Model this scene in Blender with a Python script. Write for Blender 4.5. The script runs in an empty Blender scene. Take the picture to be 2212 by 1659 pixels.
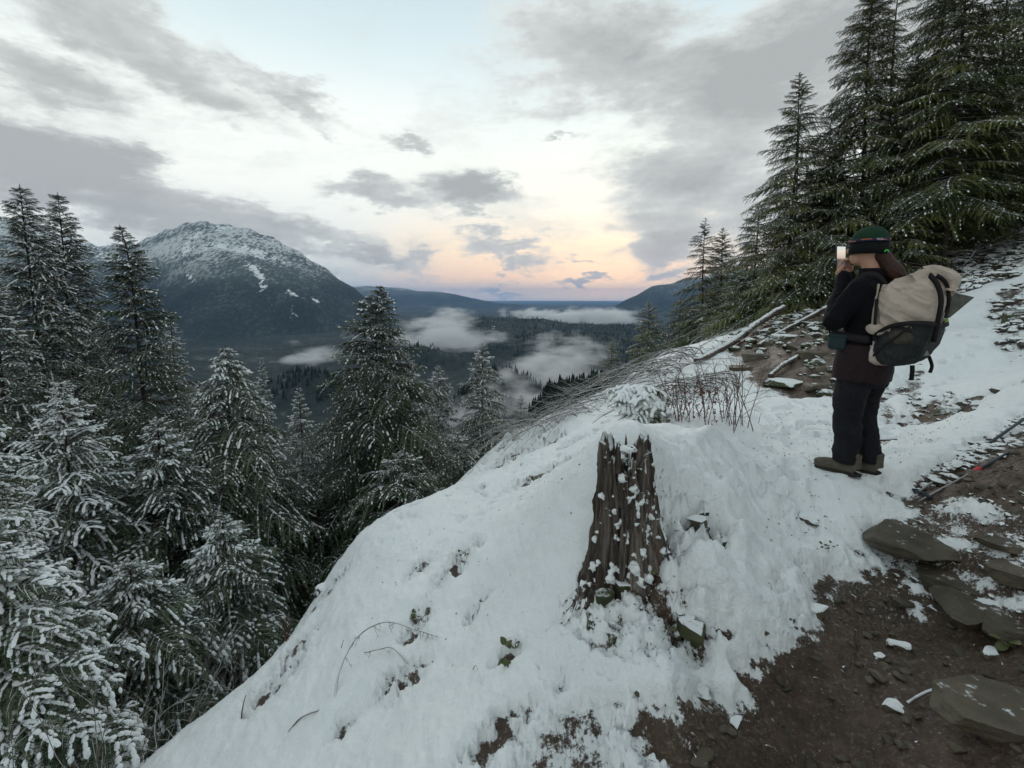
import bpy, bmesh, math, random
import numpy as np
from mathutils import Vector, Matrix, Euler

R = math.radians
SC = bpy.context.scene
COL = SC.collection

# ------------------------------------------------------------------ camera
F_PX, PITCH, CAM_Z, SHIFT = 972.0, R(5.0), 1.6, 100.0        # focal length for a 2212 px wide picture
cam_d = bpy.data.cameras.new('camera')
cam_d.sensor_width = 36.0
cam_d.lens = 36.0 * F_PX / 2212.0
cam_d.shift_y = -SHIFT / 2212.0
cam_d.clip_start = 0.05
cam_d.clip_end = 200000.0
cam = bpy.data.objects.new('camera', cam_d)
COL.objects.link(cam)
cam.location = (0, 0, CAM_Z)
cam.rotation_euler = (R(90) - PITCH, 0, 0)
SC.camera = cam

SC.view_settings.view_transform = 'Standard'
SC.view_settings.look = 'None'
SC.view_settings.exposure = 0.15
SC.view_settings.gamma = 1.0
SC.view_settings.use_curve_mapping = False
SC.render.engine = 'CYCLES'
SC.cycles.use_denoising = True
SC.cycles.max_bounces = 8
SC.cycles.diffuse_bounces = 4
SC.cycles.glossy_bounces = 2
SC.cycles.transmission_bounces = 2
SC.cycles.volume_bounces = 2
SC.cycles.transparent_max_bounces = 8
SC.cycles.volume_step_rate = 1.0
SC.cycles.volume_max_steps = 128

def sdir(sx, sy):
    """unit-depth direction of a picture point (2212 x 1659 scale)"""
    u = (sx - 1106.0) / F_PX
    v = (829.5 - SHIFT - sy) / F_PX
    return np.array([u, math.cos(PITCH) + v * math.sin(PITCH), -math.sin(PITCH) + v * math.cos(PITCH)])

def at(sx, sy, d):
    p = sdir(sx, sy) * d
    return np.array([p[0], p[1], p[2] + CAM_Z])

# ------------------------------------------------------------------ node helpers
class G:
    """tiny wrapper that chains shader nodes"""
    def __init__(s, nt): s.nt = nt; s.n = nt.nodes; s.l = nt.links
    def put(s, sock, v):
        if isinstance(v, bpy.types.NodeSocket): s.l.new(v, sock)
        else: sock.default_value = v
    def m(s, op, a, b=0.0, c=0.0, clamp=False):
        n = s.n.new('ShaderNodeMath'); n.operation = op; n.use_clamp = clamp
        s.put(n.inputs[0], a); s.put(n.inputs[1], b)
        if op in ('MULTIPLY_ADD', 'WRAP', 'SMOOTH_MIN', 'SMOOTH_MAX'): s.put(n.inputs[2], c)
        return n.outputs[0]
    def v(s, op, a, b=(0, 0, 0)):
        n = s.n.new('ShaderNodeVectorMath'); n.operation = op
        s.put(n.inputs[0], a)
        if op == 'SCALE': s.put(n.inputs['Scale'], b)
        else: s.put(n.inputs[1], b)
        return n.outputs['Value'] if op in ('DOT_PRODUCT', 'LENGTH', 'DISTANCE') else n.outputs[0]
    def noise(s, vec, scale, detail=4.0, rough=0.55, out='Fac', dist=0.0):
        n = s.n.new('ShaderNodeTexNoise')
        if vec is not None: s.put(n.inputs['Vector'], vec)
        n.inputs['Scale'].default_value = scale; n.inputs['Detail'].default_value = detail
        n.inputs['Roughness'].default_value = rough; n.inputs['Distortion'].default_value = dist
        return n.outputs[out]
    def ramp(s, fac, stops, interp='LINEAR'):
        n = s.n.new('ShaderNodeValToRGB'); n.color_ramp.interpolation = interp
        s.put(n.inputs[0], fac)
        e = n.color_ramp.elements
        while len(e) < len(stops): e.new(0.5)
        for i, (p, c) in enumerate(stops):
            e[i].position = p
            e[i].color = (c, c, c, 1) if isinstance(c, (int, float)) else (*c, 1)
        return n.outputs[0]
    def mix(s, f, a, b, mode='MIX'):
        n = s.n.new('ShaderNodeMix'); n.data_type = 'RGBA'; n.blend_type = mode
        s.put(n.inputs[0], f)
        s.put(n.inputs[6], a if isinstance(a, bpy.types.NodeSocket) else (*a, 1))
        s.put(n.inputs[7], b if isinstance(b, bpy.types.NodeSocket) else (*b, 1))
        return n.outputs[2]
    def smooth(s, x, a, b):
        n = s.n.new('ShaderNodeMapRange'); n.interpolation_type = 'SMOOTHSTEP'
        s.put(n.inputs[0], x); n.inputs[1].default_value = a; n.inputs[2].default_value = b
        return n.outputs[0]

# ------------------------------------------------------------------ sky
SUN_EL, SUN_AZ = 6.0, 12.0            # sun low beyond the valley, behind cloud
world = bpy.data.worlds.new('World')
SC.world = world
world.use_nodes = True
g = G(world.node_tree)
for n in list(g.n): g.n.remove(n)
tc = g.n.new('ShaderNodeTexCoord')
d0 = tc.outputs['Generated']
sky = g.n.new('ShaderNodeTexSky'); sky.sky_type = 'NISHITA'; sky.sun_disc = False
sky.sun_elevation = R(SUN_EL); sky.sun_rotation = R(SUN_AZ); sky.altitude = 600
nishita = g.v('SCALE', sky.outputs[0], 0.10)
sep = g.n.new('ShaderNodeSeparateXYZ'); g.l.new(d0, sep.inputs[0])
dx, dy, dz = sep.outputs
# high thin veil over the clear sky, brightest low down, warm near the sunset
veil = g.ramp(dz, [(0.0, (.70, .72, .70)), (.014, (1.0, .78, .64)), (.045, (1.16, .78, .56)), (.11, (1.14, .91, .67)),
                   (.19, (1.08, 1.04, .92)), (.30, (1.0, 1.05, .98)), (.42, (.78, .93, .94)), (.60, (.46, .64, .72)), (1.0, (.34, .48, .60))])
veil_cool = g.ramp(dz, [(0.0, (.62, .65, .65)), (.10, (.86, .88, .84)), (.22, (1.04, 1.06, 1.0)), (.34, (1.04, 1.08, 1.02)),
                        (.45, (.78, .91, .93)), (.65, (.46, .62, .70)), (1.0, (.34, .48, .60))])
sunset = np.array(sdir(1230, 600)); sunset /= np.linalg.norm(sunset)
warm = g.smooth(g.v('DOT_PRODUCT', d0, tuple(sunset)), 0.87, 0.985)
clear = g.mix(warm, veil_cool, veil)
clear = g.mix(0.10, clear, nishita)
# cloud cover: ellipses on the dome, torn by noise
strd = g.v('MULTIPLY', d0, (1.0, 1.0, 2.6))
n1 = g.noise(strd, 1.7, 5, .55, 'Color')
n2 = g.noise(strd, 9.0, 7, .66, 'Color')
w1 = g.v('SCALE', g.v('SUBTRACT', n1, (.5, .5, .5)), 0.22)
w2 = g.v('SCALE', g.v('SUBTRACT', n2, (.5, .5, .5)), 0.17)
dd = g.v('ADD', g.v('ADD', d0, w1), w2)
BL = [  # picture x, y, half width, half height, tilt (deg, + = right end lower), weight
    (290, 70, 380, 95, 12, .9), (80, 160, 260, 75, 0, .75), (640, 165, 230, 40, 14, .55), (560, 95, 110, 45, 20, .35),
    (60, 380, 360, 85, 10, 1.1), (470, 455, 380, 62, 12, 1.1), (300, 420, 300, 70, 14, .7), (760, 520, 180, 26, 6, .6),
    (1065, 435, 100, 44, 12, 1.2), (870, 430, 150, 42, 8, 1.0), (860, 385, 90, 34, 0, .7), (1095, 545, 100, 26, 6, 1.0),
    (850, 565, 160, 22, 8, .8), (910, 277, 75, 22, 12, .8), (1330, 110, 330, 140, 10, .9), (1170, 60, 120, 60, 0, .4),
    (1800, 120, 460, 230, -10, .95), (1560, 300, 330, 150, -30, .85), (1450, 500, 110, 48, -10, 1.0), (1640, 470, 160, 90, -30, .9),
    (1265, 606, 75, 9, 3, .8), (1245, 287, 48, 11, 3, .7), (530, 335, 90, 26, 0, .4), (1440, 585, 70, 28, 0, .9),
    (1085, 618, 70, 12, 4, .7), (960, 618, 70, 8, 3, .5), (700, 235, 45, 16, 38, .5), (1250, 552, 60, 8, 4, .6), (1195, 508, 45, 8, 4, .4),
    (2150, 300, 330, 300, 0, .8), (-300, 200, 400, 250, 0, .5), (1030, 190, 160, 30, 10, .25)]
total = None
for (cx, cy, rx, ry, tilt, wt) in BL:
    c = sdir(cx, cy); L = np.linalg.norm(c); c = c / L
    ct, st = math.cos(R(tilt)), math.sin(R(tilt))
    a = sdir(cx + 40 * ct, cy + 40 * st); a = a / np.linalg.norm(a) - c
    b = sdir(cx - 40 * st, cy + 40 * ct); b = b / np.linalg.norm(b) - c
    a = a / np.dot(a, a) * (40.0 / rx); b = b / np.dot(b, b) * (40.0 / ry)
    rel = g.v('SUBTRACT', dd, tuple(c))
    u = g.v('DOT_PRODUCT', rel, tuple(a)); v = g.v('DOT_PRODUCT', rel, tuple(b))
    r2 = g.m('MULTIPLY_ADD', u, u, g.m('MULTIPLY', v, v))
    f = g.m('MULTIPLY', g.m('EXPONENT', g.m('MULTIPLY', r2, -0.85)), wt)
    total = f if total is None else g.m('MAXIMUM', g.m('MULTIPLY_ADD', f, 0.30, total), g.m('MULTIPLY_ADD', total, 0.30, f))
fine = g.noise(strd, 5.0, 9, .66)
back = g.smooth(dy, 0.35, -0.15)
high = g.smooth(dz, 0.62, 0.85)
total = g.m('ADD', total, g.m('MULTIPLY_ADD', back, .42, g.m('MULTIPLY', high, .30)))
dens = g.m('MULTIPLY_ADD', g.m('SUBTRACT', fine, .5), 1.5, total)
cover = g.m('MULTIPLY', g.smooth(dens, 0.26, 0.80), .96)
lump = g.noise(g.v('ADD', strd, g.v('SCALE', w2, 2.0)), 2.6, 6, .6)
thick = g.m('MULTIPLY_ADD', g.m('SUBTRACT', lump, .5), 1.5, g.smooth(dens, 0.25, 1.35))
cloud_col = g.ramp(thick, [(0.0, (.74, .77, .74)), (.35, (.60, .625, .605)), (.7, (.49, .51, .50)), (1.0, (.40, .415, .41))])
lowwarm = g.m('MULTIPLY', warm, g.smooth(dz, 0.22, 0.02))
cloud_col = g.mix(g.m('MULTIPLY', lowwarm, .65), cloud_col, (.60, .54, .51))
wisp = g.m('MULTIPLY', g.smooth(g.noise(g.v('ADD', strd, g.v('SCALE', w2, 1.5)), 3.1, 7, .64), .46, .70), .42)
clear = g.mix(wisp, clear, (.64, .67, .65))
skycol = g.mix(cover, clear, cloud_col)
# below the horizon: the same pale air as at it
below = g.smooth(dz, -0.02, 0.004)
skycol = g.mix(below, (.30, .36, .42), skycol)
bg = g.n.new('ShaderNodeBackground'); g.l.new(skycol, bg.inputs[0]); bg.inputs[1].default_value = 1.0
wo = g.n.new('ShaderNodeOutputWorld'); g.l.new(bg.outputs[0], wo.inputs[0])
world.cycles.sampling_method = 'MANUAL'; world.cycles.sample_map_resolution = 1024

sun_d = bpy.data.lights.new('sun', 'SUN'); sun_d.energy = 0.5; sun_d.angle = R(25); sun_d.color = (1, .90, .80)
sun = bpy.data.objects.new('sun', sun_d); COL.objects.link(sun)
_sd = Vector((math.sin(R(SUN_AZ)) * math.cos(R(24)), math.cos(R(SUN_AZ)) * math.cos(R(24)), math.sin(R(24))))
sun.rotation_euler = _sd.to_track_quat('Z', 'Y').to_euler()

# ------------------------------------------------------------------ object helpers
def link(o, parent=None):
    COL.objects.link(o)
    if parent is not None: o.parent = parent
    return o

def mesh_np(name, verts, faces, mats=(), parent=None, smooth=True, midx=None):
    """verts (n,3); faces an (m,k) array or list of arrays of different k"""
    me = bpy.data.meshes.new(name)
    verts = np.asarray(verts, dtype=np.float32)
    fl = faces if isinstance(faces, list) else [faces]
    fl = [np.asarray(f, dtype=np.int32) for f in fl if len(f)]
    nf = sum(len(f) for f in fl); nl = sum(f.size for f in fl)
    me.vertices.add(len(verts)); me.vertices.foreach_set('co', verts.ravel())
    me.loops.add(nl); me.polygons.add(nf)
    me.loops.foreach_set('vertex_index', np.concatenate([f.ravel() for f in fl]))
    tot = np.concatenate([np.full(len(f), f.shape[1], dtype=np.int32) for f in fl])
    start = np.concatenate([[0], np.cumsum(tot)[:-1]]).astype(np.int32)
    me.polygons.foreach_set('loop_start', start); me.polygons.foreach_set('loop_total', tot)
    me.polygons.foreach_set('use_smooth', np.full(nf, smooth, dtype=bool))
    for m_ in mats: me.materials.append(m_)
    if midx is not None: me.polygons.foreach_set('material_index', np.asarray(midx, dtype=np.int32))
    me.update(calc_edges=True); me.validate()
    o = bpy.data.objects.new(name, me)
    return link(o, parent)

def tag(o, label=None, cat=None, group=None, kind=None):
    if label: o['label'] = label
    if cat: o['category'] = cat
    if group: o['group'] = group
    if kind: o['kind'] = kind
    return o

def empty(name, loc=(0, 0, 0), rz=0.0):
    o = bpy.data.objects.new(name, None); o.empty_display_size = .2
    o.location = loc; o.rotation_euler = (0, 0, rz)
    return link(o)

# ------------------------------------------------------------------ numpy noise
_rs = np.random.RandomState(7)
_PERM = _rs.permutation(4096).astype(np.int64)
_VAL = _rs.rand(4096) * 2 - 1
def _h(i, j, k): return _VAL[_PERM[(_PERM[(_PERM[i & 4095] + j) & 4095] + k) & 4095]]
def vn2(x, y, seed=0):
    xi = np.floor(x).astype(np.int64); yi = np.floor(y).astype(np.int64)
    fx = x - xi; fy = y - yi
    fx = fx * fx * fx * (fx * (fx * 6 - 15) + 10); fy = fy * fy * fy * (fy * (fy * 6 - 15) + 10)
    a = _h(xi, yi, seed); b = _h(xi + 1, yi, seed); c = _h(xi, yi + 1, seed); d = _h(xi + 1, yi + 1, seed)
    return (a * (1 - fx) + b * fx) * (1 - fy) + (c * (1 - fx) + d * fx) * fy
def fbm(x, y, octv=4, rough=.5, seed=0, lac=2.03):
    s = 0; a = 1; t = 0
    for o in range(octv):
        s = s + a * vn2(x + 17.3 * o, y - 9.1 * o, seed + o * 13); t += a; a *= rough; x = x * lac; y = y * lac
    return s / t
def ridged(x, y, octv=4, rough=.5, seed=0):
    s = 0; a = 1; t = 0
    for o in range(octv):
        s = s + a * (1 - 2 * np.abs(vn2(x + 31.3 * o, y + 5.7 * o, seed + o * 11))); t += a; a *= rough; x = x * 2.1; y = y * 2.1
    return s / t
def sstep(x, a, b):
    t = np.clip((x - a) / (b - a), 0, 1); return t * t * (3 - 2 * t)
# ------------------------------------------------------------------ materials
def newmat(name):
    m = bpy.data.materials.new(name); m.use_nodes = True
    gg = G(m.node_tree)
    b = [n for n in gg.n if n.type == 'BSDF_PRINCIPLED'][0]
    return m, gg, b
def bump(gg, b, h, strength=.5, dist=.01, normal=None):
    n = gg.n.new('ShaderNodeBump'); n.inputs['Strength'].default_value = strength; n.inputs['Distance'].default_value = dist
    gg.put(n.inputs['Height'], h); gg.l.new(n.outputs[0], b.inputs['Normal']); return n
def coords(gg, kind='Object'):
    return gg.n.new('ShaderNodeTexCoord').outputs[kind]
def geo_pos(gg): return gg.n.new('ShaderNodeNewGeometry').outputs['Position']
def up(gg):
    n = gg.n.new('ShaderNodeNewGeometry'); s = gg.n.new('ShaderNodeSeparateXYZ'); gg.l.new(n.outputs['Normal'], s.inputs[0])
    return s.outputs[2]
SNOW = (.80, .82, .815)
def simple(name, c, rough=.7, var=.25, scale=8, spec=.3, bs=None, bd=.004, metal=0.0, kind='Object'):
    m, q, b = newmat(name); co = coords(q, kind)
    f = q.noise(co, scale, 5, .6)
    lo = tuple(x * (1 - var) for x in c); hi = tuple(min(1, x * (1 + var)) for x in c)
    q.put(b.inputs['Base Color'], q.ramp(f, [(.3, lo), (.7, hi)]))
    b.inputs['Roughness'].default_value = rough; b.inputs['Specular IOR Level'].default_value = spec; b.inputs['Metallic'].default_value = metal
    if bs: bump(q, b, q.noise(co, scale * 4, 5, .6), bs, bd)
    return m
def snowy(name, c, c2, lo=.35, hi=.6, scale=14, rough=.75, wet=0.0, snowscale=25, amt=1.0, bdist=.012, spec=.35):
    """stone, wood or soil with snow lying where the surface faces up"""
    m, q, b = newmat(name); P = geo_pos(q)
    f = q.noise(P, scale, 8, .65); f2 = q.noise(P, scale * .27, 4, .6)
    col = q.ramp(q.m('MULTIPLY_ADD', f2, .6, q.m('MULTIPLY', f, .5)), [(.36, c), (.70, c2)])
    nz = q.m('MULTIPLY_ADD', q.m('SUBTRACT', q.noise(P, snowscale, 6, .65), .5), 1.3, up(q))
    s = q.m('MULTIPLY', q.smooth(nz, lo, hi), amt)
    q.put(b.inputs['Base Color'], q.mix(s, col, SNOW))
    q.put(b.inputs['Roughness'], q.m('MULTIPLY_ADD', f, .3, rough - .15))
    b.inputs['Specular IOR Level'].default_value = spec
    h = q.m('ADD', q.noise(P, scale * 3, 8, .7), q.m('MULTIPLY', s, .6))
    bump(q, b, h, .8, bdist)
    return m

def mat_snow():
    m, q, b = newmat('snow'); P = geo_pos(q)
    f = q.noise(P, 2.2, 5, .6); f2 = q.noise(P, 55, 6, .7); f3 = q.noise(P, 300, 3, .6); f4 = q.noise(P, 14, 5, .6)
    q.put(b.inputs['Base Color'], q.ramp(f, [(.3, (.77, .79, .785)), (.7, (.84, .855, .845))]))
    b.inputs['Roughness'].default_value = .62; b.inputs['Specular IOR Level'].default_value = .25
    h = q.m('MULTIPLY_ADD', f3, .25, q.m('MULTIPLY_ADD', f2, .9, q.m('MULTIPLY', f4, 2.6)))
    bump(q, b, h, .80, .012)
    return m
def mat_dirt():
    m, q, b = newmat('soil'); P = geo_pos(q)
    f = q.noise(P, 5, 7, .65); f2 = q.noise(P, 45, 8, .7); f3 = q.noise(P, 1.6, 4, .6)
    vo = q.n.new('ShaderNodeTexVoronoi'); vo.inputs['Scale'].default_value = 38; q.l.new(P, vo.inputs['Vector'])
    base = q.ramp(q.m('MULTIPLY_ADD', f, .6, q.m('MULTIPLY', f2, .4)), [(.33, (.020, .012, .007)), (.5, (.062, .038, .024)), (.68, (.125, .086, .056))])
    peb = q.ramp(vo.outputs['Color'], [(.2, (.04, .034, .025)), (.8, (.17, .155, .12))])
    base = q.mix(q.m('MULTIPLY', q.smooth(f2, .52, .62), .55), base, peb)
    moss = q.smooth(q.noise(P, 3.1, 6, .7), .60, .72)
    base = q.mix(q.m('MULTIPLY', moss, .5), base, (.045, .048, .02))
    # thin dusting that stayed in patches
    dust = q.m('MULTIPLY', q.smooth(q.noise(P, 70, 8, .75), .56, .66), q.smooth(q.noise(P, 1.9, 4, .6), .52, .66))
    base = q.mix(q.m('MULTIPLY', dust, .8), base, SNOW)
    at_ = q.n.new('ShaderNodeAttribute'); at_.attribute_name = 'dust'
    dn = q.smooth(q.m('MULTIPLY_ADD', at_.outputs['Fac'], .42, q.noise(P, 75, 8, .78)), .66, .80)
    base = q.mix(q.m('MULTIPLY', dn, .92), base, SNOW)
    q.put(b.inputs['Base Color'], base)
    q.put(b.inputs['Roughness'], q.ramp(f3, [(.35, .30), (.7, .75)])); b.inputs['Specular IOR Level'].default_value = .35
    h = q.m('MULTIPLY_ADD', f2, .8, q.m('MULTIPLY_ADD', q.m('SUBTRACT', 1.0, vo.outputs['Distance']), .35, f))
    bump(q, b, h, .9, .022)
    return m
def mat_needles(name, c1, c2, frost, spec=.2):
    m, q, b = newmat(name); P = geo_pos(q)
    oi = q.n.new('ShaderNodeObjectInfo')
    f = q.noise(P, 9, 3, .6)
    col = q.mix(q.smooth(q.m('MULTIPLY_ADD', oi.outputs['Random'], .5, q.m('MULTIPLY', f, .6)), .25, .85), c1, c2)
    n = q.m('ABSOLUTE', up(q))
    s = q.m('MULTIPLY', q.smooth(q.m('MULTIPLY_ADD', q.m('SUBTRACT', q.noise(P, 40, 4, .7), .5), 1.6, n), .50, 1.0), frost)
    q.put(b.inputs['Base Color'], q.mix(s, col, SNOW))
    b.inputs['Roughness'].default_value = .6; b.inputs['Specular IOR Level'].default_value = spec
    return m
M = {}
M['snow'] = mat_snow()
M['dirt'] = mat_dirt()
M['tree_snow'] = simple('tree_snow', (.81, .83, .83), .65, .06, 20, .2, .5, .01)
M['needle_left'] = mat_needles('needles_frosted', (.028, .050, .024), (.078, .108, .046), .05)
M['needle_dark'] = mat_needles('needles_dark', (.020, .040, .018), (.058, .090, .034), .03)
M['needle_right'] = mat_needles('needles_olive', (.048, .072, .020), (.150, .158, .036), .02)
M['needle_bright'] = mat_needles('needles_fresh', (.07, .11, .03), (.13, .18, .05), .12)
M['bark'] = snowy('bark', (.022, .017, .012), (.07, .055, .04), .75, 1.0, 30, .85, amt=.8)
M['twig'] = snowy('twig_bark', (.035, .020, .015), (.095, .06, .045), .35, .75, 30, .8, amt=.85)
M['twig_red'] = snowy('twig_reddish', (.06, .025, .018), (.13, .06, .045), .75, 1.0, 40, .7, amt=.6)
M['twig_grey'] = snowy('twig_grey', (.10, .085, .07), (.22, .19, .165), .25, .7, 30, .8, amt=.9)
M['rock'] = snowy('wet_stone', (.024, .020, .013), (.115, .094, .062), 1.10, 1.25, 9, .55, snowscale=18, amt=.9)
M['rock_snowy'] = snowy('stone_under_snow', (.024, .022, .016), (.10, .09, .07), .30, .50, 9, .65)
M['rock_mossy'] = snowy('mossy_stone', (.016, .022, .008), (.075, .078, .035), .55, .95, 11, .75, snowscale=30, amt=.9)
M['stone_small'] = snowy('scree_stone', (.02, .018, .013), (.09, .08, .062), .42, .62, 20, .7)
M['log'] = snowy('dead_wood', (.035, .026, .020), (.13, .10, .08), .62, .95, 18, .8)
M['leaf'] = snowy('leaf', (.06, .065, .02), (.13, .14, .05), .88, 1.1, 25, .5, amt=.8)
# ------------------------------------------------------------------ the near hillside
def slope_plane(x, y):
    r = np.maximum(0, y - 20.0)
    return .62 * x - .34 * y - 2.6 - .30 * r - .10 * np.maximum(0, -x - 6)
# picture x, picture y, depth -> a point of the ground
GP = [(1750, 1640, 1.6), (1500, 1500, 1.82), (1320, 1640, 1.6), (1800, 1300, 2.25), (1750, 1150, 2.70), (1860, 1040, 3.0), (1780, 1030, 3.0),
      (2000, 1180, 2.4), (2150, 1000, 2.65), (2200, 1600, 1.36), (2050, 1400, 1.95), (2212, 1250, 2.0), (1900, 1500, 1.75),
      (2212, 900, 3.4), (2212, 800, 5.0), (2212, 700, 7.0), (2212, 560, 10.5), (2150, 500, 15.0), (2000, 760, 6.0), (2050, 850, 4.7), (1950, 930, 3.95),
      (2100, 620, 9.0), (1950, 560, 13.0), (1700, 860, 5.6), (1620, 760, 8.0), (1750, 720, 8.4), (1700, 685, 11.0), (1790, 660, 12.5), (1850, 800, 6.0),
      (1600, 900, 4.8), (1650, 1000, 3.45), (1450, 962, 2.95), (1520, 958, 3.1), (1580, 985, 3.25), (1500, 905, 4.3), (1600, 1100, 2.65), (1550, 1300, 1.98), (1450, 1450, 1.72),
      (1385, 948, 2.44), (1420, 1000, 2.52), (1440, 1075, 2.44), (1410, 1190, 2.24), (1500, 1050, 2.60), (1560, 1180, 2.30), (1450, 1150, 2.36), (1500, 1250, 2.1), (1350, 1280, 2.1), (1230, 1330, 2.15), (1400, 1380, 1.85),
      (1100, 1250, 2.75), (1150, 1450, 2.0), (900, 1300, 3.05), (700, 1500, 2.65), (500, 1600, 2.75), (1000, 1640, 1.76), (700, 1650, 2.25),
      (330, 1650, 3.05), (600, 1420, 3.7), (690, 1290, 4.25), (740, 1210, 4.6), (800, 1150, 4.95), (900, 1098, 5.3), (980, 1060, 5.7), (1060, 1005, 6.4), (1095, 950, 7.2),
      (1160, 925, 7.8), (1200, 1000, 4.9), (1100, 1100, 4.1), (1250, 905, 6.4), (1300, 855, 8.8), (1430, 765, 12.5), (1530, 748, 12.0), (1600, 800, 7.2), (1400, 860, 6.5)]
_pts = [at(*p) for p in GP]
_pts += [np.array(p) for p in [(0, 0, 0), (.6, -.6, 0.05), (-1.2, 0, -.75), (-3, -1, -2.0), (2, .3, .45), (4, 0, 1.6), (5, 3, 1.7), (8, 5, 2.7), (12, 4, 4.6),
    (-3.6, 3.2, -3.9), (-3.4, 4.4, -4.3), (-3.1, 5.6, -4.3), (-2.6, 7.2, -4.6), (-1.8, 9.0, -4.6), (-.4, 11.5, -4.6), (2.4, 15, -3.4), (-6, 3, -6.6), (-6, 8, -8.0),
    (6, 17.5, -1.6), (9.5, 17.5, .2), (13.6, 12.6, 3.5), (13, 15.5, 2.7), (15, 19, 2.0), (9.7, 14.2, 1.40), (7.8, 14.1, .95), (-2.6, 3.8, -2.6), (-2.4, 5.2, -2.6), (-1.7, 6.6, -2.4), (-.9, 8.0, -2.2)]]
for ang in range(0, 360, 20):
    for rr in (26, 36):
        x_, y_ = rr * math.cos(R(ang)), rr * math.sin(R(ang))
        if y_ > -24: _pts.append(np.array([x_, y_, float(slope_plane(np.array(x_), np.array(y_)))]))
_P = np.array(_pts)
_res = _P[:, 2] - slope_plane(_P[:, 0], _P[:, 1])
def _phi(r2): return .5 * r2 * np.log(r2 + 1e-9)
_n = len(_P)
_A = np.zeros((_n + 3, _n + 3))
_D = (_P[:, None, 0] - _P[None, :, 0]) ** 2 + (_P[:, None, 1] - _P[None, :, 1]) ** 2
_A[:_n, :_n] = _phi(_D) + np.eye(_n) * .012
_A[:_n, _n] = 1; _A[:_n, _n + 1:] = _P[:, :2]; _A[_n, :_n] = 1; _A[_n + 1:, :_n] = _P[:, :2].T
_W = np.linalg.solve(_A, np.concatenate([_res, [0, 0, 0]]))
def ground_smooth(x, y):
    x = np.asarray(x, float); y = np.asarray(y, float)
    s = _W[_n] + _W[_n + 1] * x + _W[_n + 2] * y
    for i in range(_n):
        s = s + _W[i] * _phi((x - _P[i, 0]) ** 2 + (y - _P[i, 1]) ** 2)
    r = np.hypot(x, y)
    return slope_plane(x, y) + s * (1 - sstep(r, 24, 34))

def hit(sx, sy, tmax=60.0, tmin=.7):
    """where the sight line through a picture point meets the smooth ground"""
    d = sdir(sx, sy)
    t = np.exp(np.linspace(math.log(tmin), math.log(tmax), 700))
    z = CAM_Z + d[2] * t - ground_smooth(d[0] * t, d[1] * t)
    k = np.argmax(z < 0)
    if not (z < 0).any(): return None
    if k > 0: tt = t[k - 1] + (t[k] - t[k - 1]) * z[k - 1] / (z[k - 1] - z[k])
    else: tt = t[0]
    return np.array([d[0] * tt, d[1] * tt])

def poly(pts, ext=()):
    out = []
    for p in pts:
        if len(p) == 3: out.append(np.array(p[:2]))        # world metres, marked by a third value
        else:
            h_ = hit(*p)
            if h_ is not None: out.append(h_)
    return np.array(out)
def sdf(x, y, pg):
    """signed distance to a polygon, positive inside"""
    d = np.full(x.shape, 1e9); ins = np.zeros(x.shape, bool)
    n = len(pg)
    for i in range(n):
        a = pg[i]; b = pg[(i + 1) % n]; e = b - a
        L = max(1e-9, float(e @ e))
        t = np.clip(((x - a[0]) * e[0] + (y - a[1]) * e[1]) / L, 0, 1)
        d = np.minimum(d, (x - a[0] - t * e[0]) ** 2 + (y - a[1] - t * e[1]) ** 2)
        c = ((a[1] <= y) != (b[1] <= y)) & (x < (b[0] - a[0]) * (y - a[1]) / (b[1] - a[1] + 1e-12) + a[0])
        ins ^= c
    return np.sqrt(d) * np.where(ins, 1, -1)

W = lambda x, y: (x, y, 1)
PG_DIRT = poly([(1385, 1650), (1370, 1545), (1490, 1515), (1600, 1445), (1668, 1365), (1745, 1290), (1775, 1245), (1880, 1240), (1980, 1290), (2060, 1300), (2212, 1330), W(3.0, 1.2), W(2.5, -.8), W(-.2, -.8), W(.3, .9)])
PG_PATCH = poly([(1110, 1655), (1180, 1490), (1300, 1440), (1420, 1500), (1400, 1655), W(.3, .9), W(0, .8)])
PG_CUT = poly([(1885, 1062), (1960, 1052), (2100, 995), (2212, 960), W(3.6, 2.5), (2212, 1130), (2080, 1105), (1960, 1092)])
PG_FAR = poly([(1560, 752), (1640, 705), (1700, 690), (1780, 675), (1800, 862), (1700, 864), (1620, 836), (1600, 800)])
PG_BANK = poly([(1560, 745), (1640, 695), (1780, 655), (1850, 660), (1850, 800), (1790, 860), (1700, 790)])
PG_STONY = poly([(1900, 600), (2000, 545), (2212, 490), (2212, 600), (2050, 640), (2000, 610)])
PG_STONY2 = poly([(2212, 600), (2140, 650), (2150, 760), (2212, 800), (2300, 700)])
PG_STONY3 = poly([(1850, 850), (1990, 790), (2080, 850), (2100, 900), (2000, 930), (1880, 900)])
PG_SCREE = poly([(2260, 830), (2150, 930), (2060, 985), (1965, 1045), (1990, 1062), (2100, 1000), (2260, 950)])
PG_ROCKY = poly([(1840, 1150), (1960, 1098), (2212, 1085), W(3.4, 1.9), (2212, 1340), (1980, 1295), (1880, 1240)])
PG_BERM = poly([(1380, 960), (1560, 955), (1600, 1050), (1640, 1200), (1660, 1330), (1590, 1420), (1440, 1480), (1350, 1400), (1420, 1200)])
PG_MESSY = poly([(1290, 1240), (1400, 1080), (1540, 1120), (1580, 1200), (1480, 1250), (1470, 1330), (1530, 1420), (1440, 1470), (1330, 1420), (1260, 1330)])
PG_TRAMP = poly([(1590, 1000), (1700, 1010), (1760, 1100), (1790, 1230), (1700, 1300), (1640, 1340), (1650, 1150)])
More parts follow.
